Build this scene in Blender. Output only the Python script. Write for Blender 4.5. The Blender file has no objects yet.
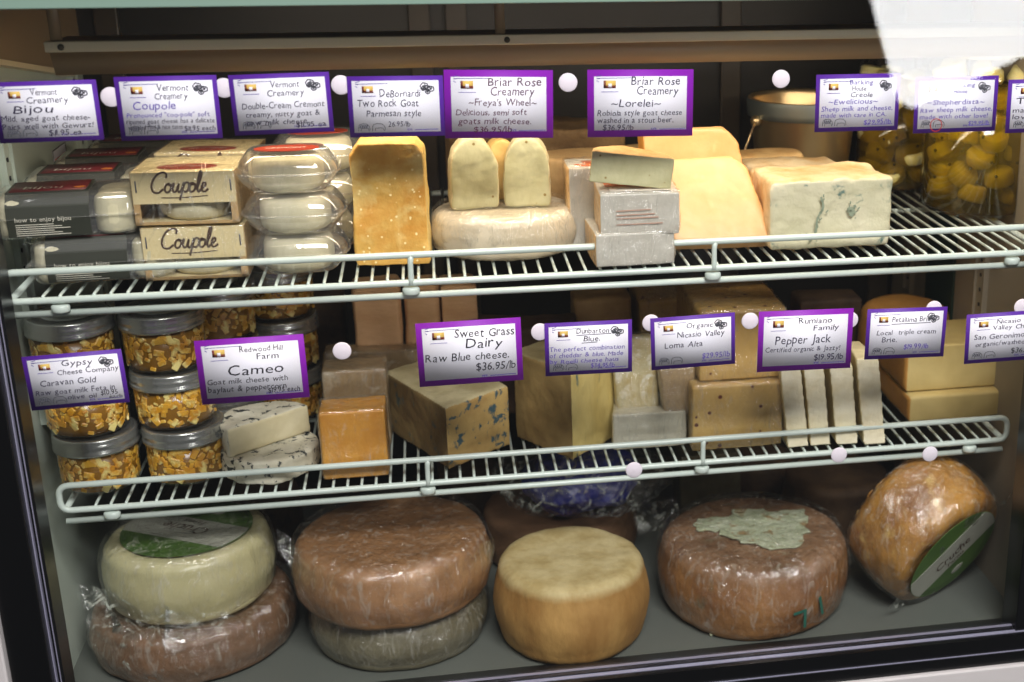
import bpy, bmesh, math, random
from mathutils import Vector, Matrix, noise, Euler
random.seed(7)
PI=math.pi
SC=bpy.context.scene
COL=SC.collection
def R(d): return math.radians(d)

# ------------------------------------------------------------------ camera
# world: X right along the glass, Y into the case (glass inner face at 0), Z up (case deck at 0)
FPX,PPX,PPY=1355.65,697.9,341.0
pitch,yaw,roll=.326136,.196918,.0047441
cy,sy=math.cos(yaw),math.sin(yaw);cp,sp=math.cos(pitch),math.sin(pitch);cr,sr=math.cos(roll),math.sin(roll)
B=Matrix(((1,0,0),(0,0,-1),(0,1,0)));Ym=Matrix(((cy,0,-sy),(0,1,0),(sy,0,cy)))
Pm=Matrix(((1,0,0),(0,cp,-sp),(0,sp,cp)));Rm=Matrix(((cr,-sr,0),(sr,cr,0),(0,0,1)))
RC=Rm@Pm@Ym@B
CAM=Vector((0,-1.355,.885))
def ray(u,v): return RC.transposed()@Vector(((u-PPX)/FPX,(v-PPY)/FPX,1))
def atY(u,v,y): q=ray(u,v); return CAM+q*((y-CAM.y)/q.y)
def atZ(u,v,z): q=ray(u,v); return CAM+q*((z-CAM.z)/q.z)
def fit(u0,u1,vt,vb,z):
    """x centre, front y, width, height of an upright front face standing on height z"""
    um=(u0+u1)/2
    y=atZ(um,vb,z).y
    vm=(vt+vb)/2
    a=atY(u0,vm,y);b=atY(u1,vm,y)
    return (a.x+b.x)/2,y,b.x-a.x,atY(um,vt,y).z-z
def round_fit(u0,u1,vb,z,squash=1):
    um=(u0+u1)/2; yf=atZ(um,vb,z).y; r=.05
    for i in range(20):
        yc=yf+r*squash
        a=atY(u0,vb-40,yc);b=atY(u1,vb-40,yc); r=(b.x-a.x)/2*.985
    return (a.x+b.x)/2,yf+r*squash,r

cam=bpy.data.cameras.new('camera');co=bpy.data.objects.new('camera',cam);COL.objects.link(co)
cam.sensor_width=36;cam.lens=FPX*36/1024
cam.shift_x=(512-PPX)/1024;cam.shift_y=-(341-PPY)/1024
Mr=RC.transposed()@Matrix(((1,0,0),(0,-1,0),(0,0,-1)))
co.matrix_world=Matrix.Translation(CAM)@Mr.to_4x4()
cam.clip_start=.05
cam.dof.use_dof=True;cam.dof.focus_distance=1.47;cam.dof.aperture_fstop=5.0
SC.camera=co

# ------------------------------------------------------------------ materials
class NT:
    def __init__(s,name):
        s.m=bpy.data.materials.new(name);s.m.use_nodes=True;s.n=s.m.node_tree.nodes;s.l=s.m.node_tree.links
        s.b=s.n['Principled BSDF'];s.out=s.n['Material Output'];s.tc=None
    def co(s,scale=(1,1,1),seed=0):
        t=s.n.new('ShaderNodeTexCoord');mp=s.n.new('ShaderNodeMapping')
        s.l.new(t.outputs['Object'],mp.inputs[0]);mp.inputs['Scale'].default_value=scale;mp.inputs['Location'].default_value=(seed*.37,seed*.71,seed*.13)
        return mp.outputs[0]
    def noise(s,vec,scale,detail=4,rough=.55,dist=0):
        t=s.n.new('ShaderNodeTexNoise');s.l.new(vec,t.inputs['Vector']);t.inputs['Scale'].default_value=scale
        t.inputs['Detail'].default_value=detail;t.inputs['Roughness'].default_value=rough;t.inputs['Distortion'].default_value=dist
        return t.outputs['Fac']
    def voro(s,vec,scale,feature='F1'):
        t=s.n.new('ShaderNodeTexVoronoi');s.l.new(vec,t.inputs['Vector']);t.inputs['Scale'].default_value=scale;t.feature=feature
        return t.outputs['Distance']
    def ramp(s,fac,stops):
        r=s.n.new('ShaderNodeValToRGB');s.l.new(fac,r.inputs[0]);e=r.color_ramp.elements
        while len(e)<len(stops): e.new(.5)
        for q,(p,c) in zip(e,stops): q.position=p;q.color=(*c,1) if len(c)==3 else c
        return r.outputs[0]
    def mix(s,fac,a,b):
        m=s.n.new('ShaderNodeMix');m.data_type='RGBA'
        if isinstance(fac,(int,float)): m.inputs[0].default_value=fac
        else: s.l.new(fac,m.inputs[0])
        for k,x in ((6,a),(7,b)):
            if isinstance(x,tuple): m.inputs[k].default_value=(*x,1)
            else: s.l.new(x,m.inputs[k])
        return m.outputs[2]
    def bump(s,h,strength,dist=.002,target=None):
        b=s.n.new('ShaderNodeBump');s.l.new(h,b.inputs['Height']);b.inputs['Strength'].default_value=strength;b.inputs['Distance'].default_value=dist
        s.l.new(b.outputs[0],(target or s.b).inputs['Normal']);return b
    def math(s,op,a,b):
        m=s.n.new('ShaderNodeMath');m.operation=op
        for k,x in ((0,a),(1,b)):
            if isinstance(x,(int,float)): m.inputs[k].default_value=x
            else: s.l.new(x,m.inputs[k])
        return m.outputs[0]
G=lambda r,g,b:tuple(((c/255)/12.92 if c/255<=.04045 else ((c/255+.055)/1.055)**2.4) for c in (r,g,b))
_m={}
def plain(name,c,rough=.5,metal=0,spec=.5,c2=None,scale=20,bump=0,bscale=60,emit=0):
    if name in _m: return _m[name]
    t=NT(name);t.b.inputs['Base Color'].default_value=(*c,1);t.b.inputs['Roughness'].default_value=rough
    t.b.inputs['Metallic'].default_value=metal;t.b.inputs['Specular IOR Level'].default_value=spec
    v=t.co()
    if c2 is None: c2=tuple(x*.92 for x in c)
    t.l.new(t.mix(t.noise(v,scale),c,c2),t.b.inputs['Base Color'])
    if bump: t.bump(t.noise(v,bscale,5),bump)
    if emit:
        t.b.inputs['Emission Color'].default_value=(*c,1);t.b.inputs['Emission Strength'].default_value=emit
    _m[name]=t.m;return t.m
def cheese(name,c,c2,scale=18,rough=.55,spec=.35,bump=.35,bscale=90,c3=None,t3=(.58,.66),s3=30,speck=None,stretch=(1,1,1),holes=None,seed=0,top=None):
    """mottled paste or rind; c3 = patches (veins, moulds), speck = (colour, cell scale, size, share)"""
    if name in _m: return _m[name]
    t=NT(name);v=t.co(stretch,seed)
    col=t.mix(t.ramp(t.noise(v,scale,6,.6),[(.38,(0,0,0)),(.62,(1,1,1))]),c,c2)
    col=t.mix(t.math('MULTIPLY',t.noise(v,scale*7,3,.7),.35),col,tuple(x*.72 for x in c2))
    h=t.noise(v,bscale,5,.6)
    if top is not None:   # flat top coloured apart from the side: (colour, colour, z from, z to)
        g=t.n.new('ShaderNodeTexCoord');sp_=t.n.new('ShaderNodeSeparateXYZ');t.l.new(g.outputs['Object'],sp_.inputs[0])
        zz=t.math('ADD',sp_.outputs[2],t.math('MULTIPLY',t.noise(v,55,4,.6),.008))
        mr=t.n.new('ShaderNodeMapRange');t.l.new(zz,mr.inputs[0]);mr.inputs[1].default_value=top[2]+.004;mr.inputs[2].default_value=top[3]+.004
        tc=t.mix(t.ramp(t.noise(v,scale*1.3,6,.65),[(.38,(0,0,0)),(.62,(1,1,1))]),top[0],top[1])
        col=t.mix(mr.outputs[0],col,tc)
    if c3 is not None:
        f=t.ramp(t.noise(v,s3,7,.62,.4),[(t3[0],(0,0,0)),(t3[1],(1,1,1))])
        col=t.mix(f,col,c3)
    if speck is not None:
        sc,ss,sz,share=speck
        vo=t.n.new('ShaderNodeTexVoronoi');t.l.new(v,vo.inputs['Vector']);vo.inputs['Scale'].default_value=ss
        f1=t.ramp(vo.outputs['Distance'],[(sz*.8,(1,1,1)),(sz,(0,0,0))])
        sep=t.n.new('ShaderNodeSeparateColor');t.l.new(vo.outputs['Color'],sep.inputs[0])
        f2=t.math('LESS_THAN',sep.outputs[0],share)
        col=t.mix(t.math('MULTIPLY',f1,f2),col,sc)
    t.l.new(col,t.b.inputs['Base Color']);t.b.inputs['Roughness'].default_value=rough;t.b.inputs['Specular IOR Level'].default_value=spec
    t.bump(h,bump,.003);_m[name]=t.m;return t.m
def clear(name,tint=(1,1,1),base=.05,rough=.06,bump=0,bscale=40,gcol=(1,1,1),stretch=(1,1,1),fres=1.0,milk=0,milkcol=(.8,.8,.75),wrinkle=0):
    """thin clear plastic or glass skin: transparent mixed with gloss by facing angle"""
    if name in _m: return _m[name]
    t=NT(name);t.n.remove(t.b)
    tr=t.n.new('ShaderNodeBsdfTransparent');tr.inputs[0].default_value=(*tint,1)
    gl=t.n.new('ShaderNodeBsdfGlossy');gl.inputs['Color'].default_value=(*gcol,1);gl.inputs['Roughness'].default_value=rough
    lw=t.n.new('ShaderNodeFresnel');
    ge=t.n.new('ShaderNodeNewGeometry')   # same index of refraction seen from either side of the thin skin
    t.l.new(t.math('SUBTRACT',1.45,t.math('MULTIPLY',ge.outputs['Backfacing'],1.45-1/1.45)),lw.inputs['IOR'])
    fac=t.math('MULTIPLY_ADD' if 0 else 'ADD',t.math('MULTIPLY',lw.outputs[0],fres),base)
    v=t.co(stretch)
    if bump:
        h=t.noise(v,bscale,5,.6,.8)
        b=t.bump(h,bump,.009 if wrinkle else .004,gl);t.l.new(b.outputs[0],lw.inputs['Normal'])
    mx=t.n.new('ShaderNodeMixShader');t.l.new(fac,mx.inputs[0]);t.l.new(tr.outputs[0],mx.inputs[1]);t.l.new(gl.outputs[0],mx.inputs[2])
    o=mx.outputs[0]
    if milk:
        df=t.n.new('ShaderNodeBsdfDiffuse');df.inputs[0].default_value=(*milkcol,1)
        f=milk
        if wrinkle:
            f=t.math('MULTIPLY',t.ramp(t.noise(v,bscale*wrinkle,6,.7,1.5),[(.52,(0,0,0)),(.72,(1,1,1))]),milk)  # pale diffuse streaks painted in place of highlights on the wrinkled film
        m2=t.n.new('ShaderNodeMixShader')
        if isinstance(f,(int,float)): m2.inputs[0].default_value=f
        else: t.l.new(f,m2.inputs[0])
        t.l.new(o,m2.inputs[1]);t.l.new(df.outputs[0],m2.inputs[2]);o=m2.outputs[0]
    t.l.new(o,t.out.inputs['Surface']);_m[name]=t.m;return t.m

WIRE=plain('white_enamel',G(200,212,204),.28,spec=.6)
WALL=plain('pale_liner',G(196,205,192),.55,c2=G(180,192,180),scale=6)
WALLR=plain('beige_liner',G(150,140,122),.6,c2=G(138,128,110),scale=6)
DECK=plain('steel_grey_deck',G(104,108,102),.38,spec=.5,c2=G(90,94,88),scale=4,bump=.05)
BACK=plain('dark_back',G(40,36,32),.4,c2=G(26,24,22),scale=5)
CEIL=plain('dark_hood',G(62,52,40),.5,c2=G(36,30,24),scale=7)
BLACK=plain('black_frame',G(12,12,14),.3,spec=.5)
CHROME=plain('polished_aluminium',G(168,166,190),.35,metal=.35)
GREENF=plain('grey_green_enamel',G(122,146,134),.4)
OUTW=plain('outer_white_panel',G(212,205,205),.4)
LIP=plain('cream_lip',G(244,228,188),.4)
HOOD=plain('tan_hood',G(172,144,106),.45,c2=G(150,126,92),scale=4)
PURPLE=plain('purple_card',G(92,40,160),.5,c2=G(84,34,150))
MAGENTA=plain('magenta_purple_card',G(140,28,178),.5,c2=G(128,24,168))
PAPER=plain('white_card',G(238,236,246),.55,c2=G(234,232,243))
INK=plain('black_ink',G(34,26,60),.6)
INKB=plain('bold_black_ink',G(14,8,30),.6)
INKV=plain('violet_ink',G(96,78,170),.6)
INKM=plain('maroon_ink',G(80,20,60),.6)
GREYL=plain('grey_line',G(80,80,90),.6)
FELT=plain('white_felt',G(236,226,236),.9,bump=.2,bscale=300)
STEEL=plain('brushed_steel',G(236,212,168),.3,metal=.88,c2=G(214,184,136),scale=9)
LIDM=plain('tin_lid',G(206,208,202),.26,metal=.8,c2=G(150,150,146),scale=10)
FILM=clear('cling_film',base=.085,rough=.11,bump=1.0,bscale=48,stretch=(1,1,.35),fres=.7,milk=.34,milkcol=(.66,.64,.56),wrinkle=1.8)
FILMD=clear('loose_film',base=.05,rough=.12,bump=.9,bscale=40,fres=.9,milk=.75,milkcol=(.74,.78,.68),wrinkle=1.2)
TUB=clear('clear_tub',base=.05,rough=.07,bump=.1,bscale=14,fres=1.6,milk=.06,milkcol=(.8,.8,.76))
GLASSJ=clear('jar_glass',base=.02,rough=.03,bump=.05,bscale=12,fres=1.0)

# ------------------------------------------------------------------ mesh helpers
def obj(name,bm,mats,parent=None,loc=(0,0,0),rot=(0,0,0),smooth=True):
    if isinstance(bm,bmesh.types.BMesh):
        me=bpy.data.meshes.new(name);bm.to_mesh(me);bm.free()
    else: me=bm
    me.name=name
    if not isinstance(mats,(list,tuple)): mats=[mats]
    if not len(me.materials):
        for m in mats: me.materials.append(m)
    if smooth: me.polygons.foreach_set('use_smooth',[True]*len(me.polygons))
    o=bpy.data.objects.new(name,me);COL.objects.link(o)
    o.location=loc;o.rotation_euler=rot
    if parent: o.parent=parent
    return o
def tag(o,label,cat,group=None,kind=None):
    if label:o['label']=label
    if cat:o['category']=cat
    if group:o['group']=group
    if kind:o['kind']=kind
    return o
def thing(name,label,cat,loc=(0,0,0),rot=(0,0,0),group=None):
    o=bpy.data.objects.new(name,None);COL.objects.link(o);o.empty_display_size=.02
    o.location=loc;o.rotation_euler=rot if isinstance(rot,(tuple,list)) else (0,0,rot)
    return tag(o,label,cat,group)
def struct(name,bm,m,label=None,smooth=False,parent=None):
    o=obj(name,bm,m,parent,smooth=smooth)
    if not parent:o['kind']='structure'
    if label:o['label']=label
    return o
def add_box(bm,x0,x1,y0,y1,z0,z1,bev=0,seg=2,mat=None):
    r=bmesh.ops.create_cube(bm,size=1);vs=r['verts']
    bmesh.ops.scale(bm,verts=vs,vec=(x1-x0,y1-y0,z1-z0))
    bmesh.ops.translate(bm,verts=vs,vec=((x0+x1)/2,(y0+y1)/2,(z0+z1)/2))
    if mat is not None: bmesh.ops.transform(bm,matrix=mat,verts=vs)
    if bev:
        es=list({e for v in vs for e in v.link_edges})
        bmesh.ops.bevel(bm,geom=es,offset=bev,segments=seg,affect='EDGES',profile=.5)
    return bm
def box(x0,x1,y0,y1,z0,z1,bev=0,seg=2): return add_box(bmesh.new(),x0,x1,y0,y1,z0,z1,bev,seg)
def add_prism(bm,pts,h0,h1,plane='XY'):
    """polygon extruded; plane XY: up Z from h0 to h1; XZ: along Y"""
    def P(p,h): return (p[0],p[1],h) if plane=='XY' else ((p[0],h,p[1]) if plane=='XZ' else (h,p[0],p[1]))
    a=[bm.verts.new(P(p,h0)) for p in pts];b=[bm.verts.new(P(p,h1)) for p in pts]
    n=len(pts);fs=[bm.faces.new(a),bm.faces.new(b)]
    for i in range(n): fs.append(bm.faces.new((a[i],a[(i+1)%n],b[(i+1)%n],b[i])))
    bmesh.ops.recalc_face_normals(bm,faces=fs);return bm
def prism(pts,h0,h1,plane='XY'): return add_prism(bmesh.new(),pts,h0,h1,plane)
def add_lathe(bm,prof,seg=48,c=(0,0,0),cap=True,a0=0,a1=2*PI):
    full=abs(a1-a0-2*PI)<1e-6
    n=seg if full else seg+1
    rings=[]
    for r,z in prof:
        if r<1e-6: rings.append([bm.verts.new((c[0],c[1],c[2]+z))])
        else: rings.append([bm.verts.new((c[0]+r*math.cos(a0+(a1-a0)*i/seg),c[1]+r*math.sin(a0+(a1-a0)*i/seg),c[2]+z)) for i in range(n)])
    fs=[]
    for A,Bb in zip(rings,rings[1:]):
        for i in range(seg):
            j=(i+1)%n if full else i+1
            if len(A)==1 and len(Bb)==1: continue
            if len(A)==1: fs.append(bm.faces.new((A[0],Bb[j],Bb[i])))
            elif len(Bb)==1: fs.append(bm.faces.new((A[i],A[j],Bb[0])))
            else: fs.append(bm.faces.new((A[i],A[j],Bb[j],Bb[i])))
    bmesh.ops.recalc_face_normals(bm,faces=fs)
    return bm
def add_tube(bm,pts,r,seg=10,closed=False):
    pts=[Vector(p) for p in pts];n=len(pts);rings=[]
    up=None
    for i,p in enumerate(pts):
        a=pts[(i-1)%n] if (closed or i>0) else p; b=pts[(i+1)%n] if (closed or i<n-1) else p
        d=(b-a).normalized()
        if up is None: up=d.orthogonal().normalized()
        up=(up-d*up.dot(d)).normalized();s=d.cross(up)
        rr=r[i] if isinstance(r,(list,tuple)) else r
        rings.append([bm.verts.new(p+(up*math.cos(2*PI*k/seg)+s*math.sin(2*PI*k/seg))*rr) for k in range(seg)])
    m=n if closed else n-1
    fs=[]
    for i in range(m):
        A,Bb=rings[i],rings[(i+1)%n]
        for k in range(seg): fs.append(bm.faces.new((A[k],A[(k+1)%seg],Bb[(k+1)%seg],Bb[k])))
    if not closed: fs+= [bm.faces.new(rings[0]),bm.faces.new(rings[-1])]
    bmesh.ops.recalc_face_normals(bm,faces=fs)
    return bm
def tube(pts,r,seg=10,closed=False): return add_tube(bmesh.new(),pts,r,seg,closed)
def roundpath(pts,rad,closed=False,n=5):
    out=[];N=len(pts);P=[Vector(p) for p in pts]
    for i,p in enumerate(P):
        if not closed and i in(0,N-1): out.append(p);continue
        a=(P[i-1]-p);b=(P[(i+1)%N]-p);r=min(rad,a.length*.49,b.length*.49)
        s=p+a.normalized()*r;e=p+b.normalized()*r
        for k in range(n+1):
            t=k/n;out.append(s*(1-t)**2+p*2*t*(1-t)+e*t*t)
    return out
def displace(bm,amp,scale,seed=0,oct=3):
    bm.normal_update();off=Vector((seed*3.1,seed*1.7,seed*2.3))
    for v in bm.verts:
        q=v.co*scale+off
        d=sum(noise.noise(q*2**k)/2**k for k in range(oct))
        v.co+=v.normal*d*amp
    return bm
def organic(bm,vox=.003,smooth=3,amp=.0008,scale=35,seed=0,amp2=0,scale2=9):
    """closed mesh -> even dense skin with softened edges and a handmade unevenness"""
    me=bpy.data.meshes.new('t');bm.to_mesh(me);bm.free()
    o=bpy.data.objects.new('t',me);COL.objects.link(o)
    m=o.modifiers.new('r','REMESH');m.mode='VOXEL';m.voxel_size=vox
    if smooth: s=o.modifiers.new('s','SMOOTH');s.iterations=smooth;s.factor=.5
    dg=bpy.context.evaluated_depsgraph_get();dg.update()
    me2=bpy.data.meshes.new_from_object(o.evaluated_get(dg))
    bpy.data.objects.remove(o);bpy.data.meshes.remove(me)
    b=bmesh.new();b.from_mesh(me2);bpy.data.meshes.remove(me2)
    if amp2: displace(b,amp2,scale2,seed+5,2)
    if amp: displace(b,amp,scale,seed)
    return b
def paint(bm,f):
    bm.normal_update()
    for q in bm.faces: q.material_index=f(q.calc_center_median(),q.normal)
    return bm
def inflate(bm,d,amp=.0015,scale=40,seed=3):
    b=bm.copy();b.normal_update()
    for v in b.verts: v.co+=v.normal*d
    displace(b,amp,scale,seed)
    for v in b.verts: pass
    return b
def minz(bm,z=0):
    k=min(v.co.z for v in bm.verts)
    for v in bm.verts: v.co.z+=z-k
    return bm
def copy_tree(o,parent=None,**kw):
    c=o.copy();COL.objects.link(c);c.parent=parent
    for ch in list(o.children): copy_tree(ch,c)
    return c

# ------------------------------------------------------------------ lettering
_g={}
def glyph(ch):
    if ch in _g: return _g[ch]
    cu=bpy.data.curves.new('g','FONT');cu.body=ch;cu.size=1;cu.resolution_u=2
    o=bpy.data.objects.new('g',cu);COL.objects.link(o)
    dg=bpy.context.evaluated_depsgraph_get();dg.update()
    me=bpy.data.meshes.new_from_object(o.evaluated_get(dg))
    vs=[v.co.copy() for v in me.vertices];fs=[tuple(p.vertices) for p in me.polygons]
    bpy.data.objects.remove(o);bpy.data.meshes.remove(me)
    xs=[v.x for v in vs] or [0,.28]
    _g[ch]=(vs,fs,min(xs),max(xs)) if vs else (vs,fs,0,.25)
    return _g[ch]
def add_text(bm,s,x,z,size,y=0,jit=.0,slant=0,width=None,align='L',rot=0,rng=None,squeeze=1,warp=None):
    """letters in the XZ plane facing -Y"""
    rng=rng or random.Random(hash(len(s)))
    adv=[];tot=0
    for ch in s:
        g=glyph(ch);w=(g[3]-g[2]+.09) if ch!=' ' else .34
        adv.append(tot);tot+=w
    k=size*squeeze
    if width: k=width/max(tot,.01)
    x0=x-(tot*k if align=='R' else tot*k/2 if align=='C' else 0)
    for ch,a in zip(s,adv):
        vs,fs,mn,mx=glyph(ch)
        if not vs: continue
        r=rng.uniform(-jit,jit);dz=rng.uniform(-jit,jit)*size*.35;sc=1+rng.uniform(-jit,jit)*.8
        nv=[]
        for v in vs:
            lx=(v.x-mn)+v.y*slant;lz=v.y*sc
            lx,lz=lx*math.cos(r)-lz*math.sin(r),lx*math.sin(r)+lz*math.cos(r)
            gx=x0+(a+lx)*k;gz=z+lz*size+dz
            if rot: gx,gz=x+(gx-x)*math.cos(rot)-(gz-z)*math.sin(rot),z+(gx-x)*math.sin(rot)+(gz-z)*math.cos(rot)
            c=Vector((gx,y,gz))
            if warp: c=warp(c)
            nv.append(bm.verts.new(c))
        for f in fs:
            try: bm.faces.new([nv[i] for i in f])
            except ValueError: pass
    return bm
def add_stroke(bm,pts,w,y=0,warp=None):
    """flat pen line in XZ"""
    P=[Vector((p[0],0,p[1])) for p in pts];L=[];Rr=[]
    for i,p in enumerate(P):
        d=(P[min(i+1,len(P)-1)]-P[max(i-1,0)]);d.normalize() if d.length else None
        n=Vector((-d.z,0,d.x))*(w/2 if not isinstance(w,list) else w[i]/2)
        a=p+n;b=p-n;a.y=b.y=y
        if warp:a=warp(a);b=warp(b)
        L.append(bm.verts.new(a));Rr.append(bm.verts.new(b))
    for i in range(len(P)-1): bm.faces.new((L[i],L[i+1],Rr[i+1],Rr[i]))
    return bm
def cat(pts,n=6):
    """smooth curve through points"""
    out=[];P=[pts[0]]+list(pts)+[pts[-1]]
    for i in range(1,len(P)-2):
        a,b,c,d=P[i-1],P[i],P[i+1],P[i+2]
        for k in range(n):
            t=k/n;out.append(tuple(.5*((2*b[j])+(-a[j]+c[j])*t+(2*a[j]-5*b[j]+4*c[j]-d[j])*t*t+(-a[j]+3*b[j]-3*c[j]+d[j])*t**3) for j in (0,1)))
    out.append(tuple(pts[-1]));return out
# ------------------------------------------------------------------ the case (setting)
UZ,LZ=.4945,.2305          # where goods stand on the two wire shelves
XL,XR,YB=-.450,.702,.60
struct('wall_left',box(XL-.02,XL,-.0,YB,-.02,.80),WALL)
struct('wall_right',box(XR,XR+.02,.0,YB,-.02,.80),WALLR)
struct('wall_back',box(XL-.02,XR+.02,YB,YB+.02,-.02,.80),BACK)
struct('ceiling',box(XL-.02,XR+.02,-.02,YB+.02,.80,.82),CEIL)
struct('floor',box(XL,XR,.062,YB,-.02,0),DECK)
# back sliding door frames seen dimly behind the goods
bm=bmesh.new()
for x in(-.425,-.02,.03,.42,.66): add_box(bm,x,x+.03,YB-.012,YB,.0,.79,.002)
add_box(bm,XL,XR,YB-.014,YB,.77,.79);add_box(bm,XL,XR,YB-.014,YB,.0,.02)
struct('trim_5',bm,plain('dark_bronze',G(70,60,48),.4))
# dark green strip beside the right wall
struct('trim_6',box(XR-.0035,XR,.345,.45,.3,.79,.001),plain('dark_green_panel',G(22,48,36),.5))
# pegged uprights on the side walls
def upright(n,x,sgn,y,m):
    bm=box(x,x+sgn*.004,y-.014,y+.014,.30,.66,.001)
    add_box(bm,x,x+sgn*.007,y-.016,y-.0135,.30,.66);add_box(bm,x,x+sgn*.007,y+.0135,y+.016,.30,.66)
    o=struct('trim_%d'%n,bm,m)
    h=bmesh.new()
    for k in range(17):
        c=bmesh.ops.create_cone(h,cap_ends=True,segments=10,radius1=.0026,radius2=.0026,depth=.002,matrix=Matrix.Translation((x+sgn*.0042,y,0.32+k*.02))@Matrix.Rotation(PI/2,4,'Y'))
    obj('peg_hole',h,BLACK,o)
upright(7,XL,1,.20,WALL);upright(8,XL,1,.53,WALL);upright(9,XR,-1,.25,WALLR);upright(10,XR,-1,.52,WALLR)
# sloping ledge at the top of the left wall
bm=bmesh.new();a=Vector((XL,.16,.712));b=Vector((XL,.5,.652))
add_prism(bm,[(.15,.715),(.5,.655),(.5,.649),(.15,.709)],XL,XL+.014,'YZ')
struct('trim_11',bm,LIP)
struct('trim_12',prism([(.0,.80),(YB,.80),(YB,.64),(.5,.655),(.15,.715),(.0,.72)],XL,XL+.002,'YZ'),plain('tan_liner',G(170,146,112),.5))
# frame round the glass
def xat(u,v,y): return atY(u,v,y).x
sz=lambda v,y: atY(864,v,y).z
x0f,x1f=-.75,1.1
prof=[(.062,-.02),(.062,0),(.03,sz(637,.03)),(.012,sz(640,.012)),(.012,-.05)]
struct('trim_1',prism(prof,x0f,x1f,'YZ'),BLACK)
def bar(n,y0,y1,v0,v1,m): 
    struct('trim_%d'%n,prism([(y0,sz(v0,y0)),(y1,sz(v0,y0)),(y1,sz(v1,y0)),(y0,sz(v1,y0))],x0f,x1f,'YZ'),m)
bar(13,.0,.004,640.5,644,CHROME)
bar(14,-.0065,.0,644,660,BLACK)
bar(15,-.012,-.0068,647.5,651.5,CHROME)
bar(16,-.020,-.0068,652,667,BLACK)
bar(17,-.022,-.0068,667,668.3,CHROME)
bar(18,-.024,-.0068,668.3,679,BLACK)
zb=sz(679,-.024)
struct('trim_2',box(x0f,x1f,-.03,-.008,zb-.5,zb-.0005,.002),OUTW)
xl=xat(36,500,0);xs1=xat(26.5,500,-.006);xs2=xat(31.5,500,-.003);xo=xat(10,670,-.02)
zt=.84
struct('trim_3',box(xo,xs1-.0008,-.02,.0,zb,zt,.001),BLACK)
struct('trim_19',box(xs1-.0006,xs1+.0006,-.008,.0,zb,zt),CHROME)
struct('trim_20',box(xs1+.0008,xl,-.004,.03,zb,zt,.0005),BLACK)
struct('trim_21',box(xs2-.0004,xs2+.0004,-.0055,-.004,zb,zt),CHROME)
struct('trim_22',box(xo-.3,xo-.0005,-.03,.0,zb,zt,.002),OUTW)
xr=xat(1018,560,0)
struct('trim_4',box(xr,xr+.08,-.01,.03,zb,zt,.001),BLACK)
ztop=atY(500,3.5,-.03).z
struct('trim_23',box(x0f,x1f,-.03,.0,ztop,ztop+.2,.001),GREENF)
gl=clear('case_glass',base=.0,rough=.0,fres=1.0)
w=struct('window_1',box(xl-.004,xr+.004,-.006,-.0005,sz(660,0),ztop+.01),gl)

# ------------------------------------------------------------------ light canopy
lc=thing('light_canopy','cream-lipped tan light canopy running along the top of the case behind the glass','light fixture',(0,.06,.70))
def L_(bm,c): 
    bmesh.ops.translate(bm,verts=bm.verts,vec=(-c[0],-c[1],-c[2]));return bm
c=(0,.06,.70)
zl=atY(500,39,.055).z;zb2=atY(500,67,.062).z
obj('lip',L_(box(-.355,.70,.052,.060,zl-.0055,zl+.0045,.001),c),LIP,lc)
obj('face_panel',L_(prism([(.056,zl-.005),(.060,zl-.005),(.072,zb2),(.068,zb2)],-.352,.70,'YZ'),c),HOOD,lc)
obj('top_panel',L_(box(-.352,.70,.056,.13,zl+.0,zl+.002),c),HOOD,lc)
tubeM=plain('lamp_glow',(1,.9,.72),.5,emit=6)
obj('lamp_tube',L_(tube([(-.33,.09,zb2+.012),(.68,.09,zb2+.012)],.007,12),c),tubeM,lc)
for u,v in((60,56),(505,38)):
    p=atY(u,v,.052)
    obj('strut',L_(box(p.x-.009,p.x+.001,.062,.066,zl,.80),c),HOOD,lc)
    r=bmesh.new();bmesh.ops.create_uvsphere(r,u_segments=10,v_segments=6,radius=.0032);bmesh.ops.translate(r,verts=r.verts,vec=(p.x+.002,.0515,zl-.0005))
    obj('rivet',L_(r,c),plain('dull_rivet',G(90,85,70),.4,metal=.7),lc)
for k,(u0,u1) in enumerate(((120,140),(0,0))[:1]): pass
obj('rear_channel',L_(box(-.30,.70,.16,.18,zl-.012,zl-.004,.001),c),HOOD,lc)

# little printed notice on the left wall
n=thing('wall_notice','small white load line sticker with red arrows on the left inner wall','sticker',(XL+.0005,.425,.552))
obj('paper',box(0,.0006,-.032,.032,-.022,.022,.0002),PAPER,n)
obj('border',(lambda b:[add_box(b,.0006,.0009,*q) for q in((-.032,.032,-.022,-.0205),(-.032,.032,.0205,.022),(-.032,-.0305,-.022,.022),(.0305,.032,-.022,.022))] and b)(bmesh.new()),BLACK,n)
rd=plain('red_print',G(190,40,34),.6);b=box(.0006,.001,-.026,.026,.004,.010)
for y in(-.018,0,.018): add_prism(b,[(y-.0045,.003),(y+.0045,.003),(y+.0015,-.006),(y+.0015,-.014),(y-.0015,-.014),(y-.0015,-.006)],.0006,.001,'YZ')
obj('arrows',b,rd,n)

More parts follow.
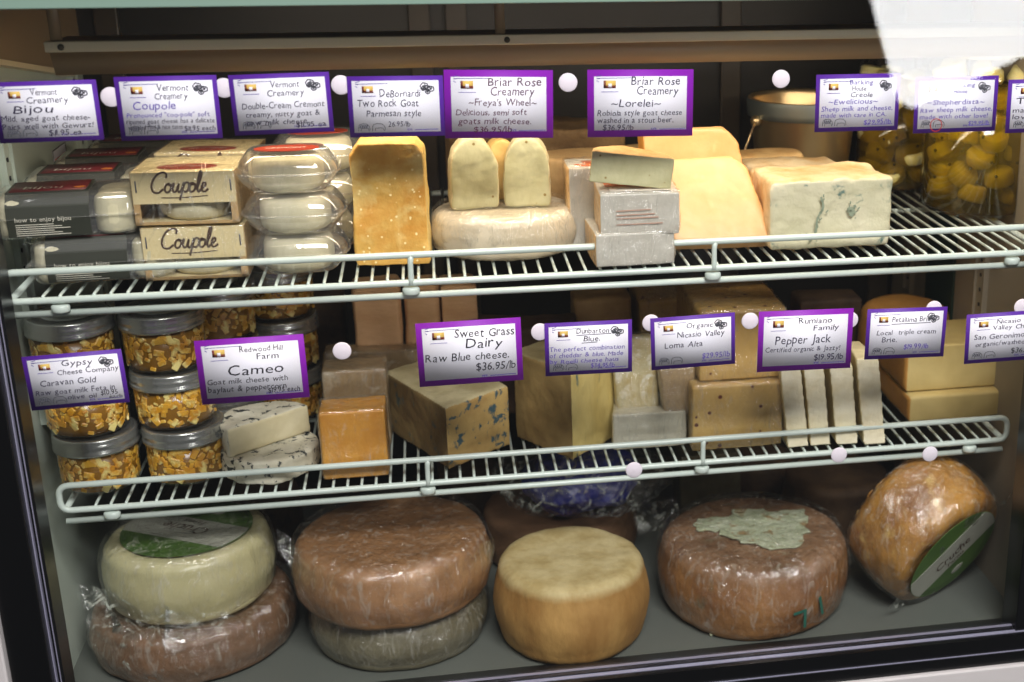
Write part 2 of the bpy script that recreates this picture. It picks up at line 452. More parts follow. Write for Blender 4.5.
# ------------------------------------------------------------------ wire shelves
wire_me=None
def shelf(label,y,z,x0,x1,feet,posts):
    t=thing('wire_shelf',label,'shelf',(0,y,z))
    # z = level of wires' centre
    rail=[(x0,0,-.004),(x1,0,-.004),(x1,0,.026),(x0,0,.026)]
    obj('front_guard',tube(roundpath(rail,.012,True),.0036,10,True),WIRE,t)
    obj('lower_rail',tube([(x0+.002,.006,-.0195),(x1-.002,.006,-.0195)],.0036,10),WIRE,t)
    obj('back_rail',tube([(x0+.002,.44,-.0055),(x1-.002,.44,-.0055)],.0036,8),WIRE,t)
    obj('cross_rail',tube([(x0+.002,.23,-.0055),(x1-.002,.23,-.0055)],.003,8),WIRE,t)
    for x in(x0+.004,x1-.004): obj('side_rail',tube([(x,.0,-.004),(x,.44,-.004)],.0034,8),WIRE,t)
    me=None;k=0
    x=-.388
    while x<x1-.006:
        if me is None:
            o=obj('wire',tube([(0,-.0008,-.0008),(0,.003,.0),(0,.44,0)],.0017,8),WIRE,t,(x,0,0));me=o.data
        else:
            o=bpy.data.objects.new('wire',me);COL.objects.link(o);o.parent=t;o.location=(x,0,0)
        x+=.0160
    for x in posts: obj('post',tube([(x+.002,0,.026),(x+.001,-.0005,.018),(x+.001,-.001,.0),(x,-.001,-.006)],[.0036,.003,.003,.0036],8),WIRE,t)
    for x in feet:
        f=bmesh.new();add_lathe(f,[(0,-.0045),(.0075,-.0045),(.009,-.003),(.009,.002),(.0075,.0035),(0,.0035)],20)
        bmesh.ops.scale(f,verts=f.verts,vec=(1,.8,1));bmesh.ops.translate(f,verts=f.verts,vec=(x,.001,-.0125))
        obj('foot',f,WIRE,t)
    return t
fu=[atY(u,v,.042).x for u,v in((60,305),(411,289),(713,277),(1012,264))]
fl=[atY(u,v,.117).x for u,v in((112,514),(428,490),(702,468),(970,444))]
us=shelf('white wire shelf carrying the upper row of cheese, boxes and tubs',.042,.4905,-.424,.690,fu,fu[1:3])
ls=shelf('white wire shelf carrying the lower row of jars and wedges',.117,.2265,-.424,.690,fl,fl[1:3])

# ------------------------------------------------------------------ price cards
def card(cor,border,lines,label,cow=True,flower=True,url=True,thick=.075,extra=None,underline=()):
    P=[atY(u,v,.006) for u,v in cor]
    cen=sum(P,Vector())/4
    rt=((P[1]-P[0])+(P[2]-P[3]))/2;dn=((P[3]-P[0])+(P[2]-P[1]))/2
    W,H=rt.length,dn.length
    ang=math.atan2(rt.z,rt.x)*.5+math.atan2(-dn.x,-dn.z)*-.5
    ang=math.atan2(rt.z,rt.x)
    t=thing('price_card',label,'price card',(cen.x,.006,cen.z),(0,-ang,0))
    bx,bz=W*thick*.62,H*thick
    obj('card_sheet',box(-W/2,W/2,0,.0006,-H/2,H/2),border,t)
    obj('white_panel',box(-W/2+bx,W/2-bx,-.0002,0,-H/2+bz,H/2-bz),PAPER,t)
    X=lambda f:-W/2+f*W
    Z=lambda f:H/2-f*H
    by={}
    rng=random.Random(len(label)*7+len(lines))
    for ln in lines:
        s,xa,xb,yb,size=ln[:5];ink=ln[5] if len(ln)>5 else INK
        b=by.setdefault(ink.name,(bmesh.new(),ink))[0]
        add_text(b,s,X(xa),Z(yb),size*H*.88,-.0005,.10,.10,width=(xb-xa)*W,rng=rng)
    for (xa,xb,yb) in underline:
        b=by.setdefault(INK.name,(bmesh.new(),INK))[0]
        add_stroke(b,[(X(xa),Z(yb)),(X(xb),Z(yb-.01))],.0007,-.0005)
    for b,ink in by.values(): obj('handwriting',b,ink,t)
    # small printed picture: dark frame, yellow field, red foot, white figure
    pc=bmesh.new();a,b_,c_,d_=X(.15),X(.265),Z(.27),Z(.16)
    r=add_box(pc,a,b_,-.0004,-.0002,c_,d_)
    ob=obj('picture',pc,plain('picture_yellow',G(222,186,96),.6),t)
    q=box(a,b_,-.0006,-.0004,c_,c_+(d_-c_)*.35);add_box(q,a,a+(b_-a)*.18,-.0006,-.0004,c_,d_)
    obj('picture_shade',q,plain('picture_dark',G(120,50,34),.6),t)
    obj('picture_figure',box(a+(b_-a)*.38,a+(b_-a)*.66,-.0008,-.0006,c_+.0006,c_+(d_-c_)*.6),PAPER,t)
    pl=bmesh.new();add_stroke(pl,[(X(.13),Z(.325)),(X(.29),Z(.325))],.0005,-.0005)
    add_stroke(pl,[(X(.09),Z(.125)),(X(.42),Z(.12))],.0005,-.0005)
    for k in range(3): add_stroke(pl,[(X(.085),Z(.10+.03*k)),(X(.13-.012*k),Z(.08+.05*k))],.0006,-.0005)
    if url: add_text(pl,'www.chezmarche.com' if 0 else 'www.',X(.60),Z(.905),.085*H,-.0005,width=.06*W);add_stroke(pl,[(X(.68),Z(.89)),(X(.93),Z(.885))],.0006,-.0005)
    obj('fine_print',pl,INKV,t)
    if flower:
        f=bmesh.new()
        for (cx,cz,r) in((.80,.17,.038),(.835,.20,.026),(.87,.215,.03),(.835,.265,.022),(.79,.21,.022)):
            pts=[(X(cx)+r*W*math.cos(k*PI/5)*(1+.15*(k%2)),Z(cz)+r*W*.85*math.sin(k*PI/5)*(1+.15*(k%2))) for k in range(11)]
            add_stroke(f,pts,.0011,-.0005);add_stroke(f,[(X(cx)-r*W*.5,Z(cz)),(X(cx)+r*W*.5,Z(cz)+.001)],.0012,-.00052)
            add_stroke(f,[(X(cx),Z(cz)-r*W*.4),(X(cx)+.0006,Z(cz)+r*W*.5)],.0010,-.00054)
        obj('flower_stamp',f,GREYL,t)
    if cow:
        f=bmesh.new()
        for (sx,wd) in((.09,.12),(.235,.135)):
            body=[(0,.0),(.02,.55),(.12,.85),(.4,.95),(.75,.9),(.95,.6),(1,.2),(.92,0),(.85,.35),(.6,.4),(.35,.35),(.25,.4),(.2,0)]
            add_stroke(f,[(X(sx+wd*p),Z(.90)+q*H*.13) for p,q in body],.0006,-.0005)
        for k in range(4): add_stroke(f,[(X(.105+.022*k),Z(.85)),(X(.12+.022*k),Z(.80))],.0014,-.0005)
        obj('cow_drawing',f,GREYL,t)
    if extra: extra(t,X,Z,W,H)
    return t
i,b_,v_=INK,INKB,INKV
card([(-6,83),(97,79),(103,140),(-4,143)],PURPLE,[('Vermont',.36,.62,.23,.17),('Creamery',.31,.72,.36,.17),('Bijou',.17,.56,.52,.22),('Mild, aged goat cheese-',.05,.90,.65,.15),('Pairs well with Gewurz!',.05,.92,.78,.15),('$11.95 ea',.48,.80,.90,.15)],
 'leftmost purple-bordered price card of the upper row, beside the left inner wall')
card([(114,77),(217,75),(222,138),(121,141)],PURPLE,[('Vermont',.40,.72,.23,.17),('Creamery',.37,.70,.36,.17),('Coupole',.15,.58,.52,.21,v_),('Pronounced "coo-pole" soft',.08,.90,.64,.12,v_),('ripened goat cheese has a delicate',.07,.94,.74,.12),('wrinkled rind & nice taste',.08,.62,.83,.12),('$11.95 each',.63,.94,.87,.13)],
 'second purple-bordered price card from the left, just above the stacked cream cartons')
card([(228,75),(329,72),(334,131),(235,136)],PURPLE,[('Vermont',.40,.70,.23,.17),('Creamery',.36,.74,.37,.17),('Double-Cream Cremont',.10,.93,.57,.17),('creamy, nutty goat &',.13,.88,.71,.15),('cow milk cheese',.12,.74,.84,.15),('$11.95 ea',.62,.93,.90,.14)],
 'slightly tilted purple-bordered price card right above the stacked clear tubs')
card([(348,77),(444,75),(444,136),(349,137)],PURPLE,[('DeBornardi',.33,.76,.34,.2),('Two Rock Goat',.09,.74,.50,.2),('Parmesan style',.18,.76,.66,.18),('26.95/lb',.40,.64,.83,.14)],
 'purple-bordered price card right above the tall golden slab')
card([(444,70),(554,70),(552,138),(445,138)],MAGENTA,[('Briar Rose',.40,.90,.23,.2,INKM),('Creamery',.42,.83,.37,.2,INKM),('~Freya\'s Wheel~',.22,.85,.52,.16,INKM),('Delicious, semi soft',.10,.76,.66,.15,INKM),('goats milk cheese.',.12,.80,.79,.15,INKM),('$36.95/lb',.26,.62,.91,.14,INKM)],
 'large magenta-bordered price card above the two dome-shaped cut pieces',cow=False,flower=False,thick=.1)
card([(587,70),(694,69),(692,136),(588,137)],MAGENTA,[('Briar Rose',.41,.88,.23,.2),('Creamery',.46,.86,.37,.2),('~Lorelei~',.22,.70,.55,.18),('Robiola style goat cheese',.09,.90,.68,.14),('washed in a stout beer.',.09,.82,.79,.14),('$36.95/lb',.14,.44,.90,.14)],
 'large magenta-bordered price card above the paper-wrapped bricks and golden slabs',cow=False,flower=False,thick=.1)
card([(816,75),(900,73),(898,130),(815,132)],PURPLE,[('Barking',.40,.68,.18,.13,v_),('House',.43,.60,.29,.13),('Creole',.41,.68,.40,.14),('~Ewelicious~',.15,.75,.52,.15,v_),('Sheep milk and cheese,',.07,.93,.64,.14,v_),('made with care in CA.',.07,.86,.75,.13,v_),('$29.95/lb',.58,.92,.88,.13,v_)],
 'purple-bordered price card over the metal bucket, nearly upright')
def redring(t,X,Z,W,H):
    bm=bmesh.new();add_stroke(bm,[(X(.27)+.0065*math.cos(a*PI/6),Z(.86)+.0068*math.sin(a*PI/6)) for a in range(13)],.0008,-.0006)
    obj('red_ring',bm,plain('red_print',G(190,40,34),.6),t)
card([(915,78),(998,75),(996,131),(914,133)],PURPLE,[('Barking',.45,.72,.19,.12,v_),('House',.46,.63,.30,.12,v_),('~Shepherdista~',.15,.85,.50,.15,v_),('Raw sheep milk cheese,',.07,.95,.63,.14,v_),('made with other love!',.07,.90,.75,.13,v_),('$29.95/lb',.66,.92,.88,.12,v_)],
 'price card with a small red ring drawn near its lower edge, over the oil jar',extra=redring)
card([(1009,80),(1092,77),(1088,130),(1005,133)],PURPLE,[('Sheep',.4,.7,.22,.15),('Tomme',.1,.7,.45,.18),('made with',.07,.6,.62,.15),('love',.07,.3,.74,.14)],
 'purple-bordered price card cut by the right edge of the upper row')
card([(22,357),(122,349),(129,402),(31,411)],PURPLE,[('Gypsy',.38,.70,.23,.18),('Cheese Company',.32,.95,.38,.16),('Caravan Gold',.13,.70,.57,.18),('Raw goat milk Feta in',.07,.88,.73,.16),('olive oil',.38,.68,.85,.14),('$10.95',.72,.90,.82,.15,b_),('each',.80,.94,.89,.11,b_)],
 'tilted purple-bordered price card in front of the leftmost stack of preserving jars')
card([(195,341),(304,334),(309,397),(201,405)],MAGENTA,[('Redwood Hill',.40,.80,.22,.14,b_),('Farm',.55,.76,.34,.15,b_),('Cameo',.27,.80,.57,.25,b_),('Goat milk cheese with',.07,.82,.70,.14,b_),('baylaut & peppercorn',.07,.80,.82,.14,b_),('$19.95 each',.62,.92,.88,.13,b_)],
 'tilted magenta-bordered price card right above the herb-flecked soft rounds',cow=False,flower=False,thick=.09)
card([(416,324),(521,317),(523,380),(419,387)],MAGENTA,[('Sweet Grass',.36,.94,.26,.22,b_),('Dairy',.46,.82,.43,.24,b_),('Raw Blue cheese.',.07,.88,.62,.2,b_),('$36.95/lb',.55,.94,.80,.21,b_)],
 'magenta-bordered price card with bold black writing, Raw Blue cheese',cow=False,flower=False,thick=.09)
card([(545,324),(632,319),(632,372),(545,376)],PURPLE,[('Dunbarton',.36,.74,.22,.16,b_),('Blue.',.44,.64,.37,.16,b_),('The perfect combination',.05,.92,.54,.14,v_),('of cheddar & blue. Made',.05,.90,.66,.14,v_),('by Roelli cheese haus',.05,.85,.77,.13,v_),('$34.95/lb',.52,.80,.88,.14,v_)],
 'small purple-bordered price card with underlined heading over the pale yellow corner-on wedge',underline=[(.36,.76,.25),(.42,.60,.40)])
card([(650,319),(735,312),(735,364),(652,370)],PURPLE,[('Organic',.42,.74,.24,.16),('Nicasio Valley',.31,.88,.41,.17),('Loma Alta',.16,.62,.60,.17),('$29.95/lb',.60,.94,.84,.17,v_)],
 'purple-bordered price card at the right above the small upright blocks')
card([(759,312),(854,308),(850,368),(757,372)],MAGENTA,[('Rumiano',.42,.78,.22,.15),('Family',.58,.86,.34,.14),('Pepper Jack',.18,.78,.55,.23),('Certified organic & Jazzy!',.08,.88,.68,.13),('$19.95/lb',.60,.92,.84,.16)],
 'magenta-bordered price card reading Pepper Jack',cow=False,flower=False,thick=.09)
card([(868,309),(948,307),(943,356),(864,360)],PURPLE,[('Petaluma Brie',.31,.80,.27,.17),('Local  triple cream',.13,.88,.52,.15),('Brie.',.20,.40,.67,.16),('$19.99/lb',.48,.80,.82,.17,v_)],
 'purple-bordered price card offering triple cream brie, with an underlined heading',underline=[(.31,.80,.31)])
card([(967,315),(1050,309),(1046,358),(964,364)],PURPLE,[('Nicasio',.36,.66,.22,.14),('Valley Cheese',.32,.88,.34,.15),('San Geronimo',.10,.72,.52,.17),('organic/washed rind',.12,.90,.66,.15),('$36.95/lb',.56,.92,.84,.16,b_)],
 'purple-bordered price card cut by the right edge of the lower row')

for u,v,lb in((111,97,'white round felt dot between the first two upper price cards'),(224,88,'white round felt dot between the second and third upper price cards'),(341,85,'white round felt dot between the third and fourth upper price cards'),
        (568,82.5,'white round felt dot between the two magenta upper price cards'),(781,79,'white round felt dot alone above the metal bucket'),(342,351,'white round felt dot standing free just left of the Raw Blue card'),
        (540,332,'white round felt dot between the Raw Blue card and the next one right'),(651,323,'white round felt dot at the upper left corner of the card left of Pepper Jack'),(750,321,'white round felt dot standing free just left of the Pepper Jack card'),
        (850,320,'white round felt dot at the right edge of the Pepper Jack card'),(934,309,'white round felt dot peeping over the triple cream brie card'),(1022,307,'white round felt dot above the rightmost lower card'),
        (634,470,'pinkish round felt dot on the lower shelf rail, left of its row of three'),(839,455,'pinkish round felt dot on the lower shelf rail, middle of its row of three'),(930,454,'pinkish round felt dot on the lower shelf rail, right of its row of three')):
    p=atY(u,v,.008);d=bmesh.new();add_lathe(d,[(0,0),(.0085,0),(.0094,.0006),(.0094,.0014),(.0085,.002),(0,.002)],24)
    bmesh.ops.rotate(d,verts=d.verts,matrix=Matrix.Rotation(PI/2,3,'X'))
    o=obj('felt_dot',d,FELT,None,(p.x,.0092,p.z));tag(o,lb,'felt dot','felt dots stuck on the glass')
# ------------------------------------------------------------------ cheese materials
CR=lambda *a,**k:cheese(*a,**k)
M_parm=CR('parmesan_paste',G(228,184,96),G(206,142,54),16,.5,bump=.6,c3=G(232,204,130),t3=(.5,.68),s3=22,speck=(G(250,226,160),160,.22,.35))
M_parmr=CR('parmesan_rind',G(226,196,120),G(200,160,84),20,.6)
M_dome=CR('goat_paste',G(196,192,152),G(174,168,126),20,.6,speck=(G(140,120,70),110,.2,.14))
M_domer=CR('goat_rind',G(222,212,176),G(188,170,120),40,.7,bump=.8)
M_amber=CR('amber_paste',G(226,190,120),G(206,168,96),12,.5)
M_paperwrap=CR('paper_wrap',G(222,212,190),G(206,190,160),8,.4,bump=.9,bscale=30,spec=.5)
M_brownrind=CR('brown_rind',G(134,108,72),G(92,70,44),14,.7,bump=.7)
M_brownpaste=CR('brown_paste',G(190,160,110),G(150,118,76),10,.6)
M_gold=CR('golden_paste',G(222,174,116),G(204,152,92),9,.42,spec=.45,bump=.3,bscale=40,c3=G(226,188,134),t3=(.52,.7),s3=14)
M_goldr=CR('golden_edge',G(226,160,70),G(206,136,50),12,.5)
M_wblue=CR('white_blue_paste',G(222,214,186),G(200,194,160),12,.55,bump=.7,c3=G(96,120,110),t3=(.60,.66),s3=26,seed=3)
M_wbluer=CR('white_blue_rind',G(226,206,166),G(200,160,104),22,.7,bump=.8)
M_peach=CR('peach_rind',G(222,186,128),G(196,150,90),24,.65,bump=.6)
M_cameo=CR('bloomy_rind',G(232,228,208),G(204,198,174),26,.75,bump=.8,c3=G(50,54,54),t3=(.56,.60),s3=85)
M_cameop=CR('soft_paste',G(226,216,180),G(206,194,152),16,.5)
M_orange=CR('orange_block',G(220,164,66),G(196,132,44),12,.4,bump=.3,spec=.5,c3=G(228,196,140),t3=(.62,.75),s3=26)
M_tanb=CR('tan_block',G(176,152,114),G(136,112,80),14,.5,bump=.3,c3=G(214,206,186),t3=(.56,.7),s3=18)
M_blue=CR('raw_blue_paste',G(196,166,104),G(164,128,72),12,.55,bump=.6,c3=G(64,88,96),t3=(.54,.60),s3=62,seed=4)
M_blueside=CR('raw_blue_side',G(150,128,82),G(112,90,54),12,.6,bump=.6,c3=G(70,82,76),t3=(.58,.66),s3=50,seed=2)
M_bluetop=CR('raw_blue_rind',G(202,190,150),G(168,154,112),18,.7,bump=.6)
M_dun=CR('dunbarton_paste',G(220,200,130),G(196,170,96),10,.5,c3=G(76,104,100),t3=(.60,.65),s3=20,seed=11,stretch=(1.8,1.8,.6))
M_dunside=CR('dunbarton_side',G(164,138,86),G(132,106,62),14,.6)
M_duntop=CR('dunbarton_rind',G(182,168,124),G(146,130,88),18,.7)
M_loma=CR('loma_white',G(216,212,192),G(196,190,166),14,.4,spec=.6,bump=.4)
M_lomay=CR('loma_mottled',G(206,196,158),G(190,166,108),26,.5,c3=G(232,228,210),t3=(.5,.62),s3=30)
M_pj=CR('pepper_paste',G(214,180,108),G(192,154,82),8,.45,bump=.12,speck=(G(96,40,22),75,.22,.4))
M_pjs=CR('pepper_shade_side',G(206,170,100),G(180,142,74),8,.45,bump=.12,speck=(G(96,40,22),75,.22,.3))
M_brie=CR('brie_paste',G(240,226,180),G(228,208,154),14,.45)
M_brier=CR('brie_rind',G(250,242,214),G(236,222,182),30,.7,bump=.6)
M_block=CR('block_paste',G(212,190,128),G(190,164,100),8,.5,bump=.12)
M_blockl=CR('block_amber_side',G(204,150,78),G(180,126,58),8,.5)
M_pink=CR('pinkish_block',G(236,196,150),G(214,168,120),9,.5,stretch=(1,1,3))
M_dark=CR('dark_rind',G(96,74,52),G(60,44,32),12,.7)
M_cream=CR('cream_wax',G(206,200,156),G(188,180,134),7,.35,spec=.6,bump=.2,bscale=25)
M_mauve=CR('mauve_rind',G(142,108,80),G(112,84,60),10,.5,spec=.5,bump=.4)
M_w2=CR('tan_brown_rind',G(168,126,86),G(140,102,66),8,.45,spec=.5,bump=.3,stretch=(1,1,1),c3=G(196,150,104),t3=(.5,.8),s3=12)
M_grey=CR('grey_rind',G(134,128,104),G(104,98,76),12,.55,bump=.5)
M_w3t=CR('natural_rind_top',G(206,190,142),G(180,160,108),26,.7,bump=.6,c3=G(206,180,132),t3=(.5,.7),s3=10)
M_w3=CR('natural_rind_side',G(186,146,84),G(152,112,58),20,.65,bump=.5,stretch=(1,1,.45),top=(G(196,180,134),G(170,150,100),.088,.098))  # paler top puts light from above into the rind colour
M_w4=CR('washed_rind',top=(G(150,116,86),G(120,90,66),.074,.090),c=G(170,124,74),c2=G(134,92,56),scale=12,rough=.5,bump=.6,c3=G(104,96,70),t3=(.62,.72),s3=16)
M_w4t=CR('washed_rind_top',G(146,112,82),G(118,88,64),14,.6,bump=.6)
M_mould=CR('pale_mould',G(204,210,182),G(176,184,150),40,.85,bump=1,c3=G(150,128,88),t3=(.56,.62),s3=60)
M_w5=CR('gold_rind',G(196,146,70),G(146,96,40),16,.32,spec=.7,bump=.8,bscale=50,c3=G(220,190,120),t3=(.56,.7),s3=22)
M_label_g=plain('green_label',G(84,116,46),.45,c2=G(58,88,36),scale=40)
M_label_w=plain('white_label',G(176,176,160),.45,c2=G(150,152,140),scale=30)
M_blueplastic=plain('blue_plastic',G(34,52,160),.28,spec=.7,c2=G(20,30,110),scale=9,bump=.6,bscale=30)
KRAFT=plain('cream_carton',G(222,206,160),.55,c2=G(210,192,144))
KRAFTS=plain('brown_carton',G(190,158,108),.55,c2=G(176,142,92))
SLEEVE=plain('charcoal_sleeve',G(52,54,45),.45,c2=G(44,46,38))
RED=plain('brick_red_print',G(156,58,34),.45,c2=G(132,44,30))
DKRED=plain('maroon_print',G(104,34,38),.45)
BROWNINK=plain('brown_ink',G(74,48,34),.5)
CREAMINK=plain('cream_print',G(210,206,190),.5)
CHALK=CR('chalk_cheese',G(218,211,182),G(200,192,158),22,.6,bump=.5,stretch=(1,1,.3))
OILCH=CR('oil_chunk',G(236,186,60),G(206,140,26),60,.35,spec=.6,c3=G(240,222,140),t3=(.48,.6),s3=70)
BIGCH=CR('oil_round',G(244,242,196),G(232,216,110),24,.4,spec=.5,c3=G(232,230,190),t3=(.5,.62),s3=22)

def tri_block(z,xc,yf,w,h,d,bev=.004,lean=0,**k): pass
def block(name,label,cat,u0,u1,vt,vb,z,d,mats,face=None,rot=0,lean=0,group=None,vox=.003,top=1,bev=0,amp=.0008,amp2=.002,wrap=False,taper=1,seed=1,dy=0,sm=3):
    """a cut block standing on height z, its front face fitted between pixels"""
    xc,y,w,h=fit(u0,u1,vt,vb,z);y+=dy
    pts=[(-w/2,0),(w/2,0),(w/2*taper,d),(-w/2*taper,d)]
    b=prism(pts,0,h)
    if lean:
        for v in b.verts: v.co.x+=v.co.z*math.tan(lean[0] if isinstance(lean,tuple) else 0);v.co.y+=v.co.z*math.tan(lean[1] if isinstance(lean,tuple) else lean)
    b=organic(b,vox,sm,amp,40,seed,amp2,14);minz(b)
    if isinstance(mats,(list,tuple)): paint(b,face or (lambda c,n:1 if n.z>.7 else 0))
    t=None
    if wrap:
        t=thing(name,label,cat,(xc,y,z),rot,group)
        wb=inflate(b,.0012,.0012,45,seed+2);minz(wb,.0)
        obj('cheese_block',b,mats,t);obj('plastic_wrap',wb,FILM,t)
        return t
    o=obj(name,b,mats,None,(xc,y,z),(0,0,rot));tag(o,label,cat,group);return o
def wheel_mesh(r,h,bulge=.006,edge=.012,seg=120,amp=.0012,amp2=.003,seed=1,top_sag=0,squash=1):
    prof=[(0,0)]
    for k in range(1,10): prof.append((r*.98*k/10 if k<10 else r,0))
    n=6
    for k in range(n+1):
        a=-PI/2+PI/2*k/n;prof.append((r-edge+edge*math.cos(a),edge+edge*math.sin(a)))
    for k in range(1,12):
        t=k/12;prof.append((r+bulge*math.sin(PI*t),edge+(h-2*edge)*t))
    for k in range(n+1):
        a=PI/2*k/n;prof.append((r-edge+edge*math.cos(a),h-edge+edge*math.sin(a)))
    for k in range(11,-1,-1):
        rr=(r-edge)*k/12;prof.append((rr,h-top_sag*(1-(rr/(r-edge))**2)))
    b=add_lathe(bmesh.new(),prof,seg)
    displace(b,amp2,8,seed+3,2);displace(b,amp,40,seed)
    return b

# ================================================================== UPPER SHELF
# --- small twin-pack trays with a dark paper sleeve
def pack(label,x,y,z,rot=0,first=None):
    if first: 
        c=copy_tree(first);c.location=(x,y,z);c.rotation_euler=(0,0,rot);c['label']=label;return c
    t=thing('cheese_tray',label,'cheese tray',(x,y,z),rot,'sleeved cheese trays stacked at the left end')
    W,D,H=.136,.072,.046
    b=box(-W/2,W/2,-D/2,D/2,0,H,.010,3);obj('clear_tray',b,TUB,t)
    fl=box(-W/2-.004,W/2+.004,-D/2-.004,D/2+.004,H*.48,H*.5,.0005,1);obj('tray_rim',fl,TUB,t)
    for k,cx in enumerate((-.046,.046)):
        for j in(-.016,.018):
            c=bmesh.new();add_lathe(c,[(0,0),(.017,0),(.0195,.003),(.0205,.012),(.0205,.028),(.019,.035),(.015,.038),(0,.038)],28,(cx,j,.003));displace(c,.0008,90,k)
            obj('small_cheese',c,CHALK,t)
    s=bmesh.new();e=.0012
    prof=[(-D/2-e,.004),(-D/2-e-.002,.022),(-D/2-e,.034),(-D/2+.010,H+e),(D/2-.01,H+e),(D/2+e,.034),(D/2+e,.004)]
    prof2=[(p[0]*.985,p[1]-.0008 if p[1]>.04 else p[1]) for p in prof]
    add_prism(s,prof+[(a,b_) for a,b_ in reversed([(q[0]*.965,q[1]-(.0012 if q[1]>.04 else 0)) for q in prof])],-.053,.024,'YZ')
    obj('paper_sleeve',s,SLEEVE,t,smooth=False)
    obj('red_panel',box(-.050,.021,-D/2+.0115,D/2-.012,H+e,H+e+.0004),DKRED,t)
    tx=bmesh.new();add_text(tx,'bijou',0,0,.016,0,0,.1,width=.038,align='C')
    bmesh.ops.transform(tx,matrix=Matrix.Translation((-.02,-.014,H+e+.0008))@Matrix.Rotation(-PI/2,4,'X'),verts=tx.verts)
    obj('lettering',tx,CREAMINK,t)
    tx=bmesh.new();add_text(tx,'how to enjoy bijou',-.045,.020,.0065,-D/2-.0045,0,0,width=.052)
    for k in range(6): add_stroke(tx,[(-.045,.017-.0021*k),(-.045+.05*(.7+.3*((k*7)%3)/2),.017-.0021*k)],.0007,-D/2-.0045)
    bmesh.ops.translate(tx,verts=tx.verts,vec=(0,.0006,0))
    obj('lettering',tx,CREAMINK,t)
    pr=bmesh.new();bmesh.ops.create_uvsphere(pr,u_segments=14,v_segments=8,radius=.006);bmesh.ops.scale(pr,verts=pr.verts,vec=(1,.8,.05));bmesh.ops.translate(pr,verts=pr.verts,vec=(.014,-.012,H+e+.0006))
    obj('orange_spot',pr,plain('orange_print',G(206,120,50),.5),t)
    return t
p0=pack('front lower charcoal-sleeved cheese tray at the left end of the upper shelf',-.335,.103,UZ,R(3))
pack('front upper charcoal-sleeved cheese tray, how to enjoy written on its sleeve',-.366,.104,UZ+.048,R(4),p0)
pack('second-row charcoal-sleeved tray with maroon top, lower of two, behind the front pair',-.362,.20,UZ,R(2),p0)
pack('second-row charcoal-sleeved tray with maroon top, upper of two, behind the front pair',-.358,.196,UZ+.048,R(2),p0)
pack('third-row charcoal-sleeved tray, lowest of its stack of three',-.352,.29,UZ,R(3),p0)
pack('third-row charcoal-sleeved tray, middle of its stack of three',-.35,.288,UZ+.048,R(1),p0)
pack('fourth-row charcoal-sleeved tray at the bottom of the stack beside the left rear corner',-.335,.385,UZ,R(-2),p0)
pack('fourth-row charcoal-sleeved tray with red top, farthest back on the left',-.332,.38,UZ+.048,R(-3),p0)

# --- cream cartons with script lettering
def script_word(bm,x,z,s,y):
    """the word Coupole in joined script"""
    S=[[(1.02,.80),(1.06,1.0),(.85,1.12),(.5,1.0),(.26,.7),(.16,.35),(.28,.06),(.58,.0),(.88,.2)],
       [(1.22,.5),(1.02,.38),(.98,.12),(1.12,.0),(1.3,.12),(1.34,.36),(1.22,.5),(1.2,.42),(1.42,.4)],
       [(1.42,.4),(1.52,.5),(1.46,.2),(1.52,.02),(1.68,.1),(1.82,.48),(1.76,.15),(1.84,.0),(1.98,.12)],
       [(1.98,.12),(2.14,.52),(1.9,-.45)],[(2.06,.2),(2.2,.5),(2.4,.5),(2.42,.2),(2.26,.02),(2.1,.06)],
       [(2.4,.2),(2.62,.5),(2.5,.4),(2.48,.12),(2.6,.0),(2.78,.12),(2.82,.36),(2.68,.5),(2.66,.42),(2.88,.42)],
       [(2.88,.1),(3.1,.6),(3.2,1.05),(3.1,1.1),(2.98,.6),(2.96,.15),(3.04,.0),(3.16,.14)],
       [(3.16,.14),(3.42,.32),(3.44,.48),(3.32,.5),(3.22,.3),(3.26,.06),(3.42,.0),(3.62,.16)],
       [(.75,-.28),(2.0,-.30),(3.6,-.22)]]
    for k,st in enumerate(S):
        pts=cat(st,6) if len(st)>2 else st
        add_stroke(bm,[(x+p*s*.86+q*s*.12,z+q*s) for p,q in pts],s*(.115 if k<8 else .05),y)
    return bm
